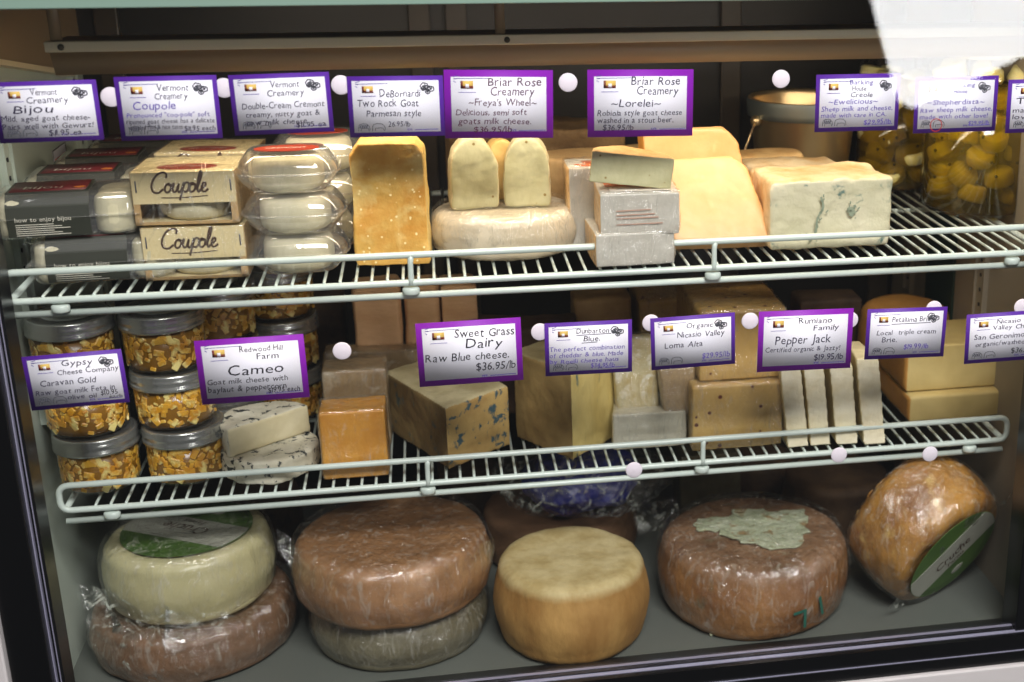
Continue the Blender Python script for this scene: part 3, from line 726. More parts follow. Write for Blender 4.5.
def carton(label,x,y,z,rot=0,first=None):
    if first:
        c=copy_tree(first);c.location=(x,y,z);c.rotation_euler=(0,0,rot);c['label']=label;return c
    W,D,H=.100,.082,.054
    t=thing('cheese_carton',label,'carton',(x,y,z),rot,'cream cartons in the stack')
    b=bmesh.new()
    add_box(b,-W/2,W/2,-D/2,D/2,H-.0012,H);add_box(b,-W/2,W/2,-D/2,D/2,0,.0012)
    obj('lid_panel',b,KRAFT,t,smooth=False)
    obj('front_panel',box(-W/2,W/2,-D/2-.0008,-D/2,.022,H),KRAFT,t,smooth=False)
    b=bmesh.new();add_box(b,-W/2-.0006,-W/2,-D/2,D/2,0,H);add_box(b,W/2,W/2+.0006,-D/2,D/2,0,H);add_box(b,-W/2,-W/2+.006,-D/2-.0006,-D/2,0,.022);add_box(b,W/2-.006,W/2,-D/2-.0006,-D/2,0,.022);add_box(b,-W/2,W/2,-D/2-.0006,-D/2,0,.003)
    add_box(b,-W/2,W/2,D/2-.001,D/2,0,H)
    obj('side_panel',b,KRAFTS,t,smooth=False)
    c=bmesh.new();add_lathe(c,[(0,0),(.033,0),(.036,.004),(.037,.012),(.035,.022),(.030,.026),(0,.027)],40,(.004,0,.002));displace(c,.0012,60,4)
    obj('small_cheese',c,CHALK,t)
    e=bmesh.new();add_lathe(e,[(0,0),(.030,0),(.030,.0004),(0,.0004)],40);bmesh.ops.scale(e,verts=e.verts,vec=(1,.5,1));bmesh.ops.translate(e,verts=e.verts,vec=(0,-.014,H))
    obj('red_oval',e,RED,t,smooth=False)
    tx=bmesh.new();add_text(tx,'VERMONT CREAMERY',0,0,.0055,0,0,0,width=.040,align='C')
    bmesh.ops.transform(tx,matrix=Matrix.Translation((0,-.016,H+.0008))@Matrix.Rotation(-PI/2,4,'X'),verts=tx.verts);obj('lettering',tx,CREAMINK,t)
    s=script_word(bmesh.new(),-.034,.0335,.0185,-D/2-.0014);obj('script_lettering',s,BROWNINK,t)
    for q in(-1,1): obj('staple',box(q*(W/2-.004)-.0007,q*(W/2-.004)+.0007,-D/2-.0016,-D/2-.0008,.034,.046,.0003),GREYL,t)
    f=box(-W/2-.0012,W/2+.0012,-D/2-.002,D/2+.0015,.001,H+.0016,.001);bmesh.ops.subdivide_edges(f,edges=f.edges,cuts=5,use_grid_fill=True);displace(f,.0005,60,3)
    obj('plastic_wrap',f,FILM,t)
    return t
c0=carton('lower front cream carton with brown script lettering, directly on the upper wire shelf',-.243,.110,UZ,R(-1))
carton('upper front cream carton with brown script lettering and red oval on its lid',-.246,.112,UZ+.0575,R(-2),c0)
carton('cream carton in the row behind the lettered pair, lower of two',-.240,.212,UZ,R(-4),c0)
carton('topmost rear cream carton with red oval, behind and above the lettered pair',-.238,.212,UZ+.0575,R(-5),c0)

# --- clear clamshell tubs
def tub(label,x,y,z,rot=0,first=None):
    if first:
        c=copy_tree(first);c.location=(x,y,z);c.rotation_euler=(0,0,rot);c['label']=label;return c
    t=thing('clear_tub',label,'cheese tub',(x,y,z),rot,'clear tubs of white cheese')
    W,D,H=.102,.086,.041
    b=bmesh.new();n=28;rings=[]
    for z_,s in((0,.70),(.002,.75),(.012,.93),(.0195,1.0),(.0235,1.0),(.032,.93),(H-.002,.80),(H,.74)):
        rg=[]
        for k in range(n*2):
            a=2*PI*k/(n*2);ca,sa=math.cos(a),math.sin(a);p=(abs(ca)**4+abs(sa)**4)**(-1/4)
            rg.append(b.verts.new((W/2*s*ca*p,D/2*s*sa*p,z_)))
        rings.append(rg)
    for A,Bq in zip(rings,rings[1:]):
        for k in range(n*2): b.faces.new((A[k],A[(k+1)%(n*2)],Bq[(k+1)%(n*2)],Bq[k]))
    b.faces.new(rings[0]);b.faces.new(rings[-1]);bmesh.ops.recalc_face_normals(b,faces=b.faces)
    obj('clear_shell',b,TUB,t)
    rim=[(W/2*1.03*math.cos(a)*((abs(math.cos(a))**4+abs(math.sin(a))**4)**-.25),D/2*1.03*math.sin(a)*((abs(math.cos(a))**4+abs(math.sin(a))**4)**-.25),.0215) for a in [2*PI*k/48 for k in range(48)]]
    obj('tub_rim',tube(rim,.0011,6,True),TUB,t)
    c=bmesh.new();add_lathe(c,[(0,0),(.031,0),(.0345,.003),(.0362,.010),(.0362,.026),(.034,.032),(.030,.0345),(0,.035)],48,(0,0,.0015));displace(c,.0007,60,6)
    obj('small_cheese',c,CHALK,t)
    e=bmesh.new();add_lathe(e,[(0,0),(.033,0),(.033,.0004),(0,.0004)],40);bmesh.ops.scale(e,verts=e.verts,vec=(1,.55,1));bmesh.ops.translate(e,verts=e.verts,vec=(0,.002,H+.0003))
    obj('red_oval',e,RED,t,smooth=False)
    tx=bmesh.new();add_text(tx,'CREMONT',0,0,.010,0,0,0,width=.042,align='C')
    bmesh.ops.transform(tx,matrix=Matrix.Translation((0,-.002,H+.0011))@Matrix.Rotation(-PI/2,4,'X'),verts=tx.verts);obj('lettering',tx,CREAMINK,t)
    return t
t0=tub('bottom clear tub of white cheese in the front stack of three',-.143,.100,UZ,R(2))
tub('middle clear tub of white cheese in the front stack of three',-.143,.100,UZ+.0425,R(-1),t0)
tub('top clear tub of white cheese in the front stack of three',-.147,.102,UZ+.085,R(1),t0)
for k,nm in enumerate(('lowest one','middle one','topmost with a red oval')): tub('clear tub in the rear stack of three, '+nm,-.128+.003*k,.200,UZ+.0425*k,R(3*k-3),t0)

# --- tall parmesan slab
xc,y,w,h=fit(351,428,148,266,UZ)
b=prism([(-w/2,0),(w/2,0),(w/2-.002,h*.96),(w/2-.010,h+.004),(-w/2+.012,h+.004),(-w/2+.001,h*.93)],0,.045,'XZ')
b=organic(b,.0025,2,.0012,45,2,.002,14);minz(b)
paint(b,lambda c,n:1 if (n.x>.6 or n.z>.6) else 0)
tag(obj('cheese_slab',b,[M_parm,M_parmr],None,(xc,y,UZ),(0,0,R(-2))),'tall upright slab of golden hard cheese with pale rind on its right edge','cheese')

# --- paper wrapped wheel with the cut domes on it
xc,yc,r=round_fit(430,580,262,UZ,.8)
b=wheel_mesh(r,.046,.002,.012,amp=.001,amp2=.002,seed=4)
bmesh.ops.scale(b,verts=b.verts,vec=(1,.85,1))
t=thing('whole_cheese','low round wheel in wrinkled whitish plastic under the dome-shaped cut pieces','cheese',(xc,yc,UZ))
wf=inflate(b,.0013,.0022,34,8);minz(wf)
obj('cheese_body',b,M_paperwrap,t);obj('plastic_wrap',wf,FILM,t)
ZD=UZ+.048
def dome(label,u0,u1,vt,vb,y,d,mats,rot,seed,squash=1):
    a=atY(u0,(vt+vb)/2,y);q=atY(u1,(vt+vb)/2,y);w=q.x-a.x;h=atY((u0+u1)/2,vt,y).z-ZD
    pts=[(-w/2,0),(w/2,0)]+[(w/2*math.cos(k*PI/14)*(1 if abs(math.cos(k*PI/14))<1 else 1),h*.50+h*.50*math.sin(k*PI/14)) for k in range(15)]
    b=prism(pts,0,d,'XZ');b=organic(b,.0022,8,.0012,60,seed,.002,18);minz(b)
    paint(b,lambda c,n:0 if n.y<-.6 else 1)
    o=obj('cheese_piece',b,mats,None,((a.x+q.x)/2,y,ZD),(0,0,R(rot)));tag(o,label,'cheese','dome-shaped cut pieces on the wrapped wheel');return o
dome('left of the two pale dome-topped cut pieces standing on the wrapped wheel',450,498,139,212,.125,.034,[M_dome,M_domer],4,1)
dome('right of the two pale dome-topped cut pieces standing on the wrapped wheel',503,550,138,210,.128,.034,[M_dome,M_domer],-3,2)
dome('amber cut piece half hidden between and behind the two pale domes',484,522,140,200,.168,.03,[M_amber,M_amber],8,3)

# --- dark rinded wheel pieces at the back
def sector(r,a0,a1,h,n=16): return prism([(0,0)]+[(r*math.cos(a0+(a1-a0)*k/n),r*math.sin(a0+(a1-a0)*k/n)) for k in range(n+1)],0,h)
b=organic(sector(.11,R(-20),R(200),.10),.004,3,.0015,30,3,.003,10);minz(b)
o=obj('cut_wheel',b,M_brownrind,None,(.128,.315,UZ),(0,0,R(10)));tag(o,'dark brown rinded wheel piece at the back behind the wrapped bricks','cheese')
b=organic(sector(.085,R(0),R(180),.085),.004,3,.0015,30,5,.003,10);minz(b)
o=obj('cut_wheel',b,[M_brownpaste],None,(.185,.272,UZ+.0),(0,0,R(180+15)));tag(o,'lighter brown cut wheel piece just right of the dark rinded one','cheese')

# --- wrapped bricks stack
t=thing('wrapped_brick','lower paper-wrapped square cheese brick standing on the wire shelf','cheese',(0,0,0))
def brick(label,u0,u1,vt,vb,z,d,rot,lab=True,seed=1,y=None,h=None):
    xc,yy,w,hh=fit(u0,u1,vt,vb,z)
    if y is not None:
        a=atY(u0,(vt+vb)/2,y);q=atY(u1,(vt+vb)/2,y);xc=(a.x+q.x)/2;w=q.x-a.x;yy=y;hh=h
    t=thing('wrapped_brick',label,'wrapped cheese',(xc,yy,z),R(rot),'paper-wrapped bricks in the stack')
    b=organic(box(-w/2,w/2,0,d,0,hh),.0025,3,.0006,50,seed,.0012,16);minz(b)
    paint(b,lambda c,n:1 if abs(n.x)>.7 else 0)
    wf=inflate(b,.001,.0014,60,seed+4);minz(wf)
    obj('paper_parcel',b,[M_greywrap,M_peach],t);obj('plastic_wrap',wf,FILM,t)
    if lab:
        obj('paper_label',box(-w*.36,w*.40,.006,d*.7,hh+.0008,hh+.0014),plain('label_white',G(226,216,200),.5),t)
        obj('orange_band',box(-w*.40,w*.30,d*.3,d*.72,hh+.0015,hh+.0019),plain('label_orange',G(206,104,50),.5),t)
        tx=bmesh.new();add_text(tx,'CAMPAGNA LATTE',0,0,.006,0,0,0,width=w*.6,align='C')
        bmesh.ops.transform(tx,matrix=Matrix.Translation((w*.02,.010,hh+.0021))@Matrix.Rotation(-PI/2,4,'X'),verts=tx.verts);obj('lettering',tx,GREYL,t)
        tx=bmesh.new()
        for q,zz in enumerate((.28,.42,.5,.6)): add_stroke(tx,[(-w*.3,hh*zz),(w*(.28-.05*q),hh*(zz+.02))],.0012,-.0016)
        obj('print_lines',tx,plain('pinkish_print',G(186,150,132),.6),t)
    return t
bpy.data.objects.remove(t)
M_greywrap=CR('greaseproof_paper',G(206,202,190),G(186,180,166),10,.38,bump=.8,bscale=26,spec=.6)
k0=brick('lower paper-wrapped square brick standing on the wire under the labelled one',596,675,234,266,UZ,.095,2,False,2)
yk=k0.location.y
zk=atY(636,236,yk+.002).z
h1=zk-UZ
k0.scale=(1,1,h1/.0345 if 0 else 1)
k1=brick('upper paper-wrapped square brick with printed label, carrying a small tilted round',600,680,192,236,zk,.095,-2,True,3,y=yk+.002,h=atY(640,193,yk+.002).z-zk)
ztop=atY(640,193,yk+.002).z
brick('back paper-wrapped brick with an orange round label, left of the labelled brick',568,612,170,230,UZ,.05,0,False,5,y=yk+.075,h=atY(585,168,yk+.075).z-UZ)
ob=bmesh.new();add_lathe(ob,[(0,0),(.016,0),(.016,.0005),(0,.0005)],28)
yb2=yk+.075;zt2=atY(585,168,yb2).z
o=obj('orange_label',ob,plain('label_orange',G(206,104,50),.5),bpy.data.objects['wrapped_brick.002'] if 'wrapped_brick.002' in bpy.data.objects else None,(0,.02,zt2-UZ+.0008))
# small half round tipped on top
y_=yk+.012;a=atY(588,172,y_);q=atY(671,178,y_);w=q.x-a.x
b=prism([(w/2*math.cos(PI*k/20),w/2*.8*math.sin(PI*k/20)) for k in range(21)],0,.034)
b=organic(b,.0022,3,.0008,60,4,.001,18);minz(b);paint(b,lambda c,n:0 if n.y<-.6 else 1)
o=obj('cheese_piece',b,[M_dome,M_peach],None,((a.x+q.x)/2,y_,ztop+.0055),(R(3),R(7),R(-2)));tag(o,'small half round of pale cheese tipped on top of the labelled wrapped brick','cheese')

# --- golden slabs leaning back
def lean_slab(label,quad,y0,y1,th,mats,seed):
    """quad: bl br tr tl pixels; bottom at y0, top at y1"""
    P=[atY(*quad[0],y0),atY(*quad[1],y0),atY(*quad[2],y1),atY(*quad[3],y1)]
    n=(P[1]-P[0]).cross(P[3]-P[0]).normalized()
    if n.y<0:n=-n
    c=Vector((sum(p.x for p in P)/4,y0,UZ))
    bm=bmesh.new();m=[(P[k]*(1-t)+P[(k+1)%4]*t) for k in range(4) for t in(0,)]
    ins=lambda a,b_,t:a.lerp(b_,t)
    F=[P[0],P[1],ins(P[1],P[2],.55)+(P[1]-P[0])*.0,ins(P[1],P[2],.85),ins(P[2],P[3],.14),ins(P[2],P[3],.9),ins(P[3],P[0],.06)]
    A=[bm.verts.new(p-c) for p in F];Bv=[bm.verts.new(p-c+n*th) for p in F]
    k=len(F);bm.faces.new(A);bm.faces.new(Bv)
    for i in range(k): bm.faces.new((A[i],A[(i+1)%k],Bv[(i+1)%k],Bv[i]))
    bmesh.ops.recalc_face_normals(bm,faces=bm.faces)
    b=organic(bm,.003,3,.0005,40,seed,.0015,12);minz(b)
    paint(b,lambda cc,nn:1 if (abs(nn.x)>.75 ) else 0)
    o=obj('cheese_slab',b,mats,None,c);tag(o,label,'cheese','golden slabs leaning back');return o
yg=atZ(720,254,UZ).y
lean_slab('front broad golden slab with a rounded shoulder, leaning back on the upper shelf',[(672,256),(775,252),(742,168),(664,172)],yg,yg+.055,.03,[M_gold,M_goldr],2)
lean_slab('rear broad golden slab rising behind the front one, under the magenta card',[(650,215),(757,215),(736,112),(642,113)],yg+.075,yg+.10,.045,[M_gold,M_goldr],3)

# --- blue-veined white block group
block('cheese_block','white block with a blue-green vein on its face, beside the golden slabs','cheese',769,893,181,250,UZ,.085,[M_wblue,M_wbluer],lambda c,n:0 if n.y<-.6 else 1,rot=R(1),amp=.0016,amp2=.004,seed=5,sm=22)
vb_=[x for x in bpy.data.objects if x.get('label','').startswith('white block with a blue-green vein')][0]
def vein(pts,w):
    bm=bmesh.new();rg=random.Random(3)
    P=cat(pts,8);add_stroke(bm,P,[w*(.55+.6*abs(noise.noise(Vector((k*.45,w*900,0))))*2) for k in range(len(P))],-.0006)
    for k in range(9):
        p=P[rg.randrange(len(P))];q=(p[0]+rg.uniform(-.006,.006),p[1]+rg.uniform(-.006,.006));add_stroke(bm,[q,(q[0]+rg.uniform(-.004,.004),q[1]+rg.uniform(.001,.005))],.0016,-.0006)
    bmesh.ops.translate(bm,verts=bm.verts,vec=(0,-.0022,0));obj('blue_vein',bm,plain('blue_vein',G(120,134,116),.7,c2=G(150,156,130),scale=160),vb_)
vein([(-.014,.062),(-.011,.05),(-.017,.038),(-.019,.022),(-.026,.012)],.0034)
vein([(.018,.048),(.024,.045),(.021,.039)],.006)
block('cheese_block','peach-rinded block directly behind the blue-veined white block','cheese',752,850,172,225,UZ,.07,[M_peach,M_wbluer],rot=R(4),amp=.0014,amp2=.004,seed=6,sm=16,dy=.012)
block('cheese_block','small golden-rinded block at the back, left of the metal bucket','cheese',736,806,160,212,UZ,.045,[M_peach,M_peach],rot=R(-3),amp=.0014,amp2=.004,seed=7,sm=12,dy=.02)

# --- metal bucket
yb=.40;a=atY(750,100,yb);q=atY(856,96,yb);rb=(q.x-a.x)/2;xb=(a.x+q.x)/2;zt_=atY(811,98,yb).z
t=thing('metal_bucket','shiny metal bucket with a rolled rim and wire bail behind the white block','bucket',(xb,yb,UZ))
H=zt_-UZ;bz=bmesh.new()
add_lathe(bz,[(0,.001),(rb*.80,.001),(rb*.82,.004),(rb*.97,H-.006),(rb*1.0,H-.004),(rb*1.015,H),(rb*1.0,H+.003),(rb*.97,H+.001),(rb*.955,H-.004),(rb*.8,.008),(0,.008)],56)
obj('bucket_body',bz,STEEL,t)
obj('rim_band',add_lathe(bmesh.new(),[(rb*.985,H-.022),(rb*1.012,H-.021),(rb*1.02,H-.014),(rb*1.035,H-.004),(rb*1.03,H+.002)],56),plain('galvanised_rim',G(150,160,158),.4,metal=.8),t)
ea=R(-160);ex,ey=rb*1.03*math.cos(ea),rb*1.03*math.sin(ea)
e=bmesh.new();bmesh.ops.create_uvsphere(e,u_segments=14,v_segments=10,radius=.0075);bmesh.ops.translate(e,verts=e.verts,vec=(ex,ey,H-.024));obj('ear',e,STEEL,t)
obj('bail_wire',tube(cat([(0,0),(0,0)],1) and [Vector((ex,ey,H-.024)),Vector((ex-.008,ey-.012,H-.034)),Vector((ex-.018,ey-.02,H-.055)),Vector((ex-.022,ey-.015,H-.075)),Vector((ex-.01,ey-.05,H-.085)),Vector((ex+.05,ey-.06,H-.088))],.0014,6),STEEL,t)

# --- big jars of cheese in oil
OIL=clear('olive_oil',tint=G(216,196,84),base=.02,rough=.05,fres=.6,milk=.30,milkcol=G(122,102,14))
def big_jar(label,x,y,r,h,seed,n):
    t=thing('oil_jar',label,'jar',(x,y,UZ),0,'big jars of cheese in oil')
    prof=[(0,0),(r*.9,0),(r,.008),(r,h*.80),(r*.95,h*.87),(r*.72,h*.93),(r*.72,h)]
    obj('jar_glass',add_lathe(bmesh.new(),prof,48),GLASSJ,t)
    obj('oil',add_lathe(bmesh.new(),[(0,.003),(r*.88,.003),(r*.965,.01),(r*.965,h*.78),(0,h*.78)],48),OIL,t)
    obj('jar_lid',add_lathe(bmesh.new(),[(r*.74,h*.93),(r*.78,h*.94),(r*.78,h+.006),(r*.74,h+.012),(0,h+.012)],48),LIDM,t)
    rg=random.Random(seed)
    for k in range(n):
        lay=k//6;a=2*PI*(k%6)/6+lay*.55+rg.uniform(-.2,.2);rr=r*.66
        b=bmesh.new();cr=rg.uniform(.017,.0205);ch=rg.uniform(.016,.021)
        add_lathe(b,[(0,0),(cr*.9,0),(cr,.003),(cr,ch-.003),(cr*.85,ch),(0,ch)],20);displace(b,.0012,70,k)
        bmesh.ops.rotate(b,verts=b.verts,matrix=Euler((rg.uniform(-.5,.5),rg.uniform(-.5,.5),0)).to_matrix())
        o=obj('cheese_round',b,BIGCH,t,(rr*math.cos(a),rr*math.sin(a),.014+lay*.024+rg.uniform(0,.004)))
    pc=bmesh.new()
    for k in range(22):
        a=rg.uniform(PI,2*PI);bmesh.ops.create_uvsphere(pc,u_segments=8,v_segments=6,radius=.0022,matrix=Matrix.Translation((r*.93*math.cos(a),r*.93*math.sin(a),rg.uniform(.02,h*.75))))
    tag(obj('peppercorns',pc,plain('peppercorn',G(40,30,22),.5),t),None,None,kind='stuff')
    return t
a=atY(912,160,.24);q=atY(1040,160,.24)
big_jar('big jar of white cheese rounds in oil at the right end of the upper shelf',(a.x+q.x)/2+.006,.24,.075,.205,3,42)
big_jar('second big oil jar, behind and left of the larger one at the right end',.624,.388,.058,.19,5,36)

# ================================================================== LOWER SHELF
def jar(label,x,y,z,rot=0,first=None,tip=(0,0)):
    if first:
        c=copy_tree(first);c.location=(x,y,z);c.rotation_euler=(tip[0],tip[1],rot);c['label']=label;return c
    t=thing('preserving_jar',label,'jar',(x,y,z),rot,'preserving jars of marinated cheese')
    r=.0435
    obj('jar_glass',add_lathe(bmesh.new(),[(0,.002),(r*.80,0),(r*.93,.003),(r*.97,.010),(r,.030),(r,.047),(r*.985,.052)],48),GLASSJ,t)
    obj('oil',add_lathe(bmesh.new(),[(0,.004),(r*.88,.004),(r*.93,.012),(r*.945,.046),(0,.047)],40),plain('herb_oil',G(150,104,24),.25,c2=G(120,84,20),scale=60),t)
    rg=random.Random(2);b=bmesh.new()
    for k in range(240):
        a=rg.uniform(0,2*PI);s=rg.uniform(.0055,.0115)
        M=Matrix.Rotation(a,4,'Z')@Matrix.Translation((r*.945+rg.uniform(-.0018,.0004),0,rg.uniform(.008,.046)))@Matrix.Rotation(rg.uniform(0,3),4,'X')@Matrix.Rotation(rg.uniform(-.2,.2),4,'Y')
        add_box(b,-.0016,.0012,-s*.5,s*.5,-s*.33,s*.33,.0008,1,M)
    tag(obj('marinated_cheese',b,OILCH,t,smooth=False),None,None,kind='stuff')
    obj('screw_band',add_lathe(bmesh.new(),[(r*1.0,.049),(r*1.055,.0485),(r*1.065,.051),(r*1.045,.0535),(r*1.03,.056),(r*1.055,.058),(r*1.05,.0605),(r*1.03,.0625),(r*1.045,.0645),(r*1.03,.0665),(r*.985,.0675),(r*.93,.0675),(r*.925,.0668)],56),LIDM,t)
    obj('lid_disc',add_lathe(bmesh.new(),[(r*.93,.0668),(r*.86,.0668),(r*.84,.0662),(0,.0664)],48),LIDM,t)
    e=bmesh.new();add_lathe(e,[(0,0),(r*.66,0),(r*.66,.0003),(0,.0003)],40);bmesh.ops.scale(e,verts=e.verts,vec=(1,.95,1));bmesh.ops.translate(e,verts=e.verts,vec=(0,0,.0666))
    obj('lid_sticker',e,plain('sticker_grey_white',G(186,190,184),.5,c2=G(150,156,150),scale=120),t)
    tx=bmesh.new()
    for k in range(7):
        hw=r*.55*math.sqrt(max(0,1-((k-3)/3.6)**2));add_stroke(tx,[(-hw,(k-3)*.0062),(hw,(k-3)*.0062)],.0011,0)
    bmesh.ops.transform(tx,matrix=Matrix.Translation((0,0,.0672))@Matrix.Rotation(-PI/2,4,'X'),verts=tx.verts);obj('print_lines',tx,GREYL,t)
    return t
JH=.0682
j0=jar('bottom jar of the leftmost stack of three preserving jars',-.391,.172,LZ,R(10))
jar('middle jar of the leftmost stack, mostly hidden behind a tilted price card',-.396,.172,LZ+JH,R(40),j0)
jar('top jar of the leftmost stack, white sticker on its lid, against the left wall',-.401,.172,LZ+2*JH,R(-20),j0)
jar('bottom jar of the second stack from the left',-.297,.178,LZ,R(80),j0)
jar('middle jar of the second stack from the left',-.302,.178,LZ+JH,R(120),j0)
jar('top jar of the second stack from the left, pale sticker on its lid',-.306,.178,LZ+2*JH,R(15),j0)
for k,nm in enumerate(('bottom','middle','top')): jar(nm+' jar of the third stack, behind the second stack',-.262,.278,LZ+JH*k,R(33*k),j0)
for k,nm in enumerate(('bottom','middle','top')): jar(nm+' jar of the farthest stack, right of the other jars',-.198,.352,LZ+JH*k,R(50*k+9),j0)

# --- herb flecked soft halves
def soft_round(label,x,y,z,r,h,half,rot,seed):
    if half: P=[(r*math.cos(-.03+(PI+.06)*k/30),r*math.sin(-.03+(PI+.06)*k/30)) for k in range(31)]
    else: P=[(r*math.cos(2*PI*k/48),r*math.sin(2*PI*k/48)) for k in range(48)]
    b=organic(prism(P,0,h),.0024,6,.0011,60,seed,.0022,20);minz(b)
    bmesh.ops.rotate(b,verts=b.verts,matrix=Matrix.Rotation(rot,3,'Z'))
    nd=Vector((math.sin(rot),-math.cos(rot),0))
    paint(b,lambda c,n:1 if half and n.dot(nd)>.75 else 0)
    o=obj('soft_cheese',b,[M_cameo,M_cameop],None,(x,y,z));tag(o,label,'cheese','herb-flecked soft rounds')
soft_round('lower of two herb-flecked soft white rounds on the lower shelf',-.205,.182,LZ,.056,.028,False,0,3)
soft_round('upper herb-flecked soft half, cream cut side toward the lower right',-.203,.178,LZ+.0285,.054,.035,True,R(38),4)

# --- orange block, tan block
block('cheese_block','orange wrapped block standing on the lower shelf left of the raw blue wedge','cheese',320,388,412,478,LZ,.05,M_orange,amp=.0006,amp2=.0015,seed=3,wrap=True)
block('cheese_block','tan wrapped block rising just behind the orange one','cheese',324,389,374,452,LZ,.05,M_tanb,amp=.0008,amp2=.002,seed=4,wrap=True,dy=.01)
block('cheese_block','long tan wrapped block lying farther back behind the tan block','cheese',326,420,352,420,LZ,.03,M_tanb,amp=.0008,amp2=.003,seed=6,wrap=True,rot=R(-4),dy=.0)

# --- corner-on wedges
def corner_wedge(label,cor,left,right,z,mats,seed,group=None,back=None,tops=None):
    """plan polygon from pixels on the base plane; height from the front corner's top pixel"""
    c0=atZ(cor[0],cor[2],z);h=atY(cor[0],cor[1],c0.y).z-z
    L=atZ(left[0],left[1],z+h);Rr=atZ(right[0],right[1],z+h)
    L.z=z;Rr.z=z
    bk=L+Rr-c0 if back is None else atZ(back[0],back[1],z+h)
    P=[(0,0),(Rr.x-c0.x,Rr.y-c0.y),(bk.x-c0.x,bk.y-c0.y),(L.x-c0.x,L.y-c0.y)]
    b=organic(prism(P,0,h),.003,2,.0009,50,seed,.0015,14);minz(b)
    nr=Vector((P[1][1],-P[1][0],0)).normalized()
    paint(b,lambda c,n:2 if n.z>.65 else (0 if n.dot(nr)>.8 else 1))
    o=obj('blue_wedge',b,mats,None,c0);tag(o,label,'cheese','corner-on blue wedges');return o
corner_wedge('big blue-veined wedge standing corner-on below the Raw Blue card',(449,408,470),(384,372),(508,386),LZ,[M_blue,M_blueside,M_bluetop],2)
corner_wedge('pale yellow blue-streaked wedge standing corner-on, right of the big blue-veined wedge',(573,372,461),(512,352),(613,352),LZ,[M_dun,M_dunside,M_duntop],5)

# --- loma pieces
block('cheese_block','low white wrapped block lying under the two small upright blocks','cheese',612,688,413,448,LZ,.05,M_loma,taper=.8,amp=.0007,amp2=.002,seed=3,wrap=True)
zz=LZ+.040
block('cheese_block','left of two small upright blocks, mottled cream, standing on the white block','cheese',617,660,340,412,zz,.022,M_lomay,amp=.0006,amp2=.001,seed=4,wrap=True,lean=(-.06,.04))
block('cheese_block','right of two small upright blocks, browner, leaning against the left one','cheese',664,700,366,414,zz-.001,.022,M_tanb,amp=.0006,amp2=.001,seed=8,wrap=True,lean=(-.10,.04),dy=-.004)

# --- pepper jack
block('cheese_block','lower pepper-flecked yellow block below the Pepper Jack card','cheese',692,783,384,448,LZ,.12,[M_pj,M_pj],amp=.0006,amp2=.002,seed=3,wrap=True,vox=.0035)
pj=fit(692,783,384,448,LZ)
zp=LZ+pj[3]+.0015
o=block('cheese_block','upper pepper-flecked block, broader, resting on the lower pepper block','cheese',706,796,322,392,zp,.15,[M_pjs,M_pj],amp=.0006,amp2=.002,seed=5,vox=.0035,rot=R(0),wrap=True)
o.location.y=pj[1]+.010
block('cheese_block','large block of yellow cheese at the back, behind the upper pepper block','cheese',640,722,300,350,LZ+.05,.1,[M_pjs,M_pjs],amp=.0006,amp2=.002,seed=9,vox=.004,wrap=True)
b=organic(box(-.06,.06,0,.10,0,.049),.004,3,.0008,40,3,.002,12);minz(b)
q=bpy.data.objects['cheese_block.010'] if 'cheese_block.010' in bpy.data.objects else None
ly=[x for x in bpy.data.objects if x.get('label','').startswith('large block of yellow cheese at the back')][0]
o=obj('cheese_block',b,M_brownpaste,None,(ly.location.x,ly.location.y,LZ));tag(o,'brownish block hidden below the large yellow block at the back','cheese')

# --- brie slices
def slice_(label,u0,u1,vt,vb,d,lean,rot,seed):
    xc,y,w,h=fit(u0,u1,vt,vb,LZ)
    b=prism([(-w/2,0),(w/2,0),(w*.30,d),(-w*.30,d)],0,h)
    for v in b.verts: v.co.x-=v.co.z*lean
    b=organic(b,.0018,2,.0005,70,seed,.0008,20);minz(b)
    paint(b,lambda c,n:1 if (n.y<-.6) else 0)
    o=obj('brie_slice',b,[M_brie,M_brier],None,(xc,y,LZ),(0,0,R(rot)));tag(o,label,'cheese','thin brie slices standing in a row');return o
slice_('first brie slice from the left, right beside the pepper blocks',789,810,366,447,.06,.12,0,1)
slice_('second brie slice from the left, between the first and third',812,832,366,445,.06,.12,0,2)
slice_('third brie slice from the left, widest pale rind',838,860,364,444,.065,.12,-2,3)
slice_('fourth brie slice, rightmost of the row, standing taller',866,888,358,444,.065,.13,-2,4)

# --- big yellow blocks at right
xc,y,w,h=fit(908,1012,397,430,LZ)
y=max(y,.17)
def bb(label,x0u,x1u,vt,z,h,y,d,seed,mats,rot=0):
    a=atY(x0u,vt,y);q=atY(x1u,vt,y);w=q.x-a.x
    b=organic(box(-w/2,w/2,0,d,0,h),.0035,2,.0006,40,seed,.0015,10);minz(b)
    paint(b,lambda c,n:1 if n.x<-.7 else 0)  # left faces painted amber, imitating the orange light on that side
    o=obj('cheese_block',b,mats,None,((a.x+q.x)/2,y,z),(0,0,R(rot)));tag(o,label,'cheese','big smooth yellow blocks at the right end');return o
h1=atY(955,394,.175).z-LZ
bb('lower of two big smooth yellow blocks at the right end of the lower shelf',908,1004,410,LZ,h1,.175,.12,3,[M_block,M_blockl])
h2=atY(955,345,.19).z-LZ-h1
bb('upper of two big smooth yellow blocks at the right end of the lower shelf',905,1012,370,LZ+h1+.001,h2,.19,.10,4,[M_block,M_blockl],1)

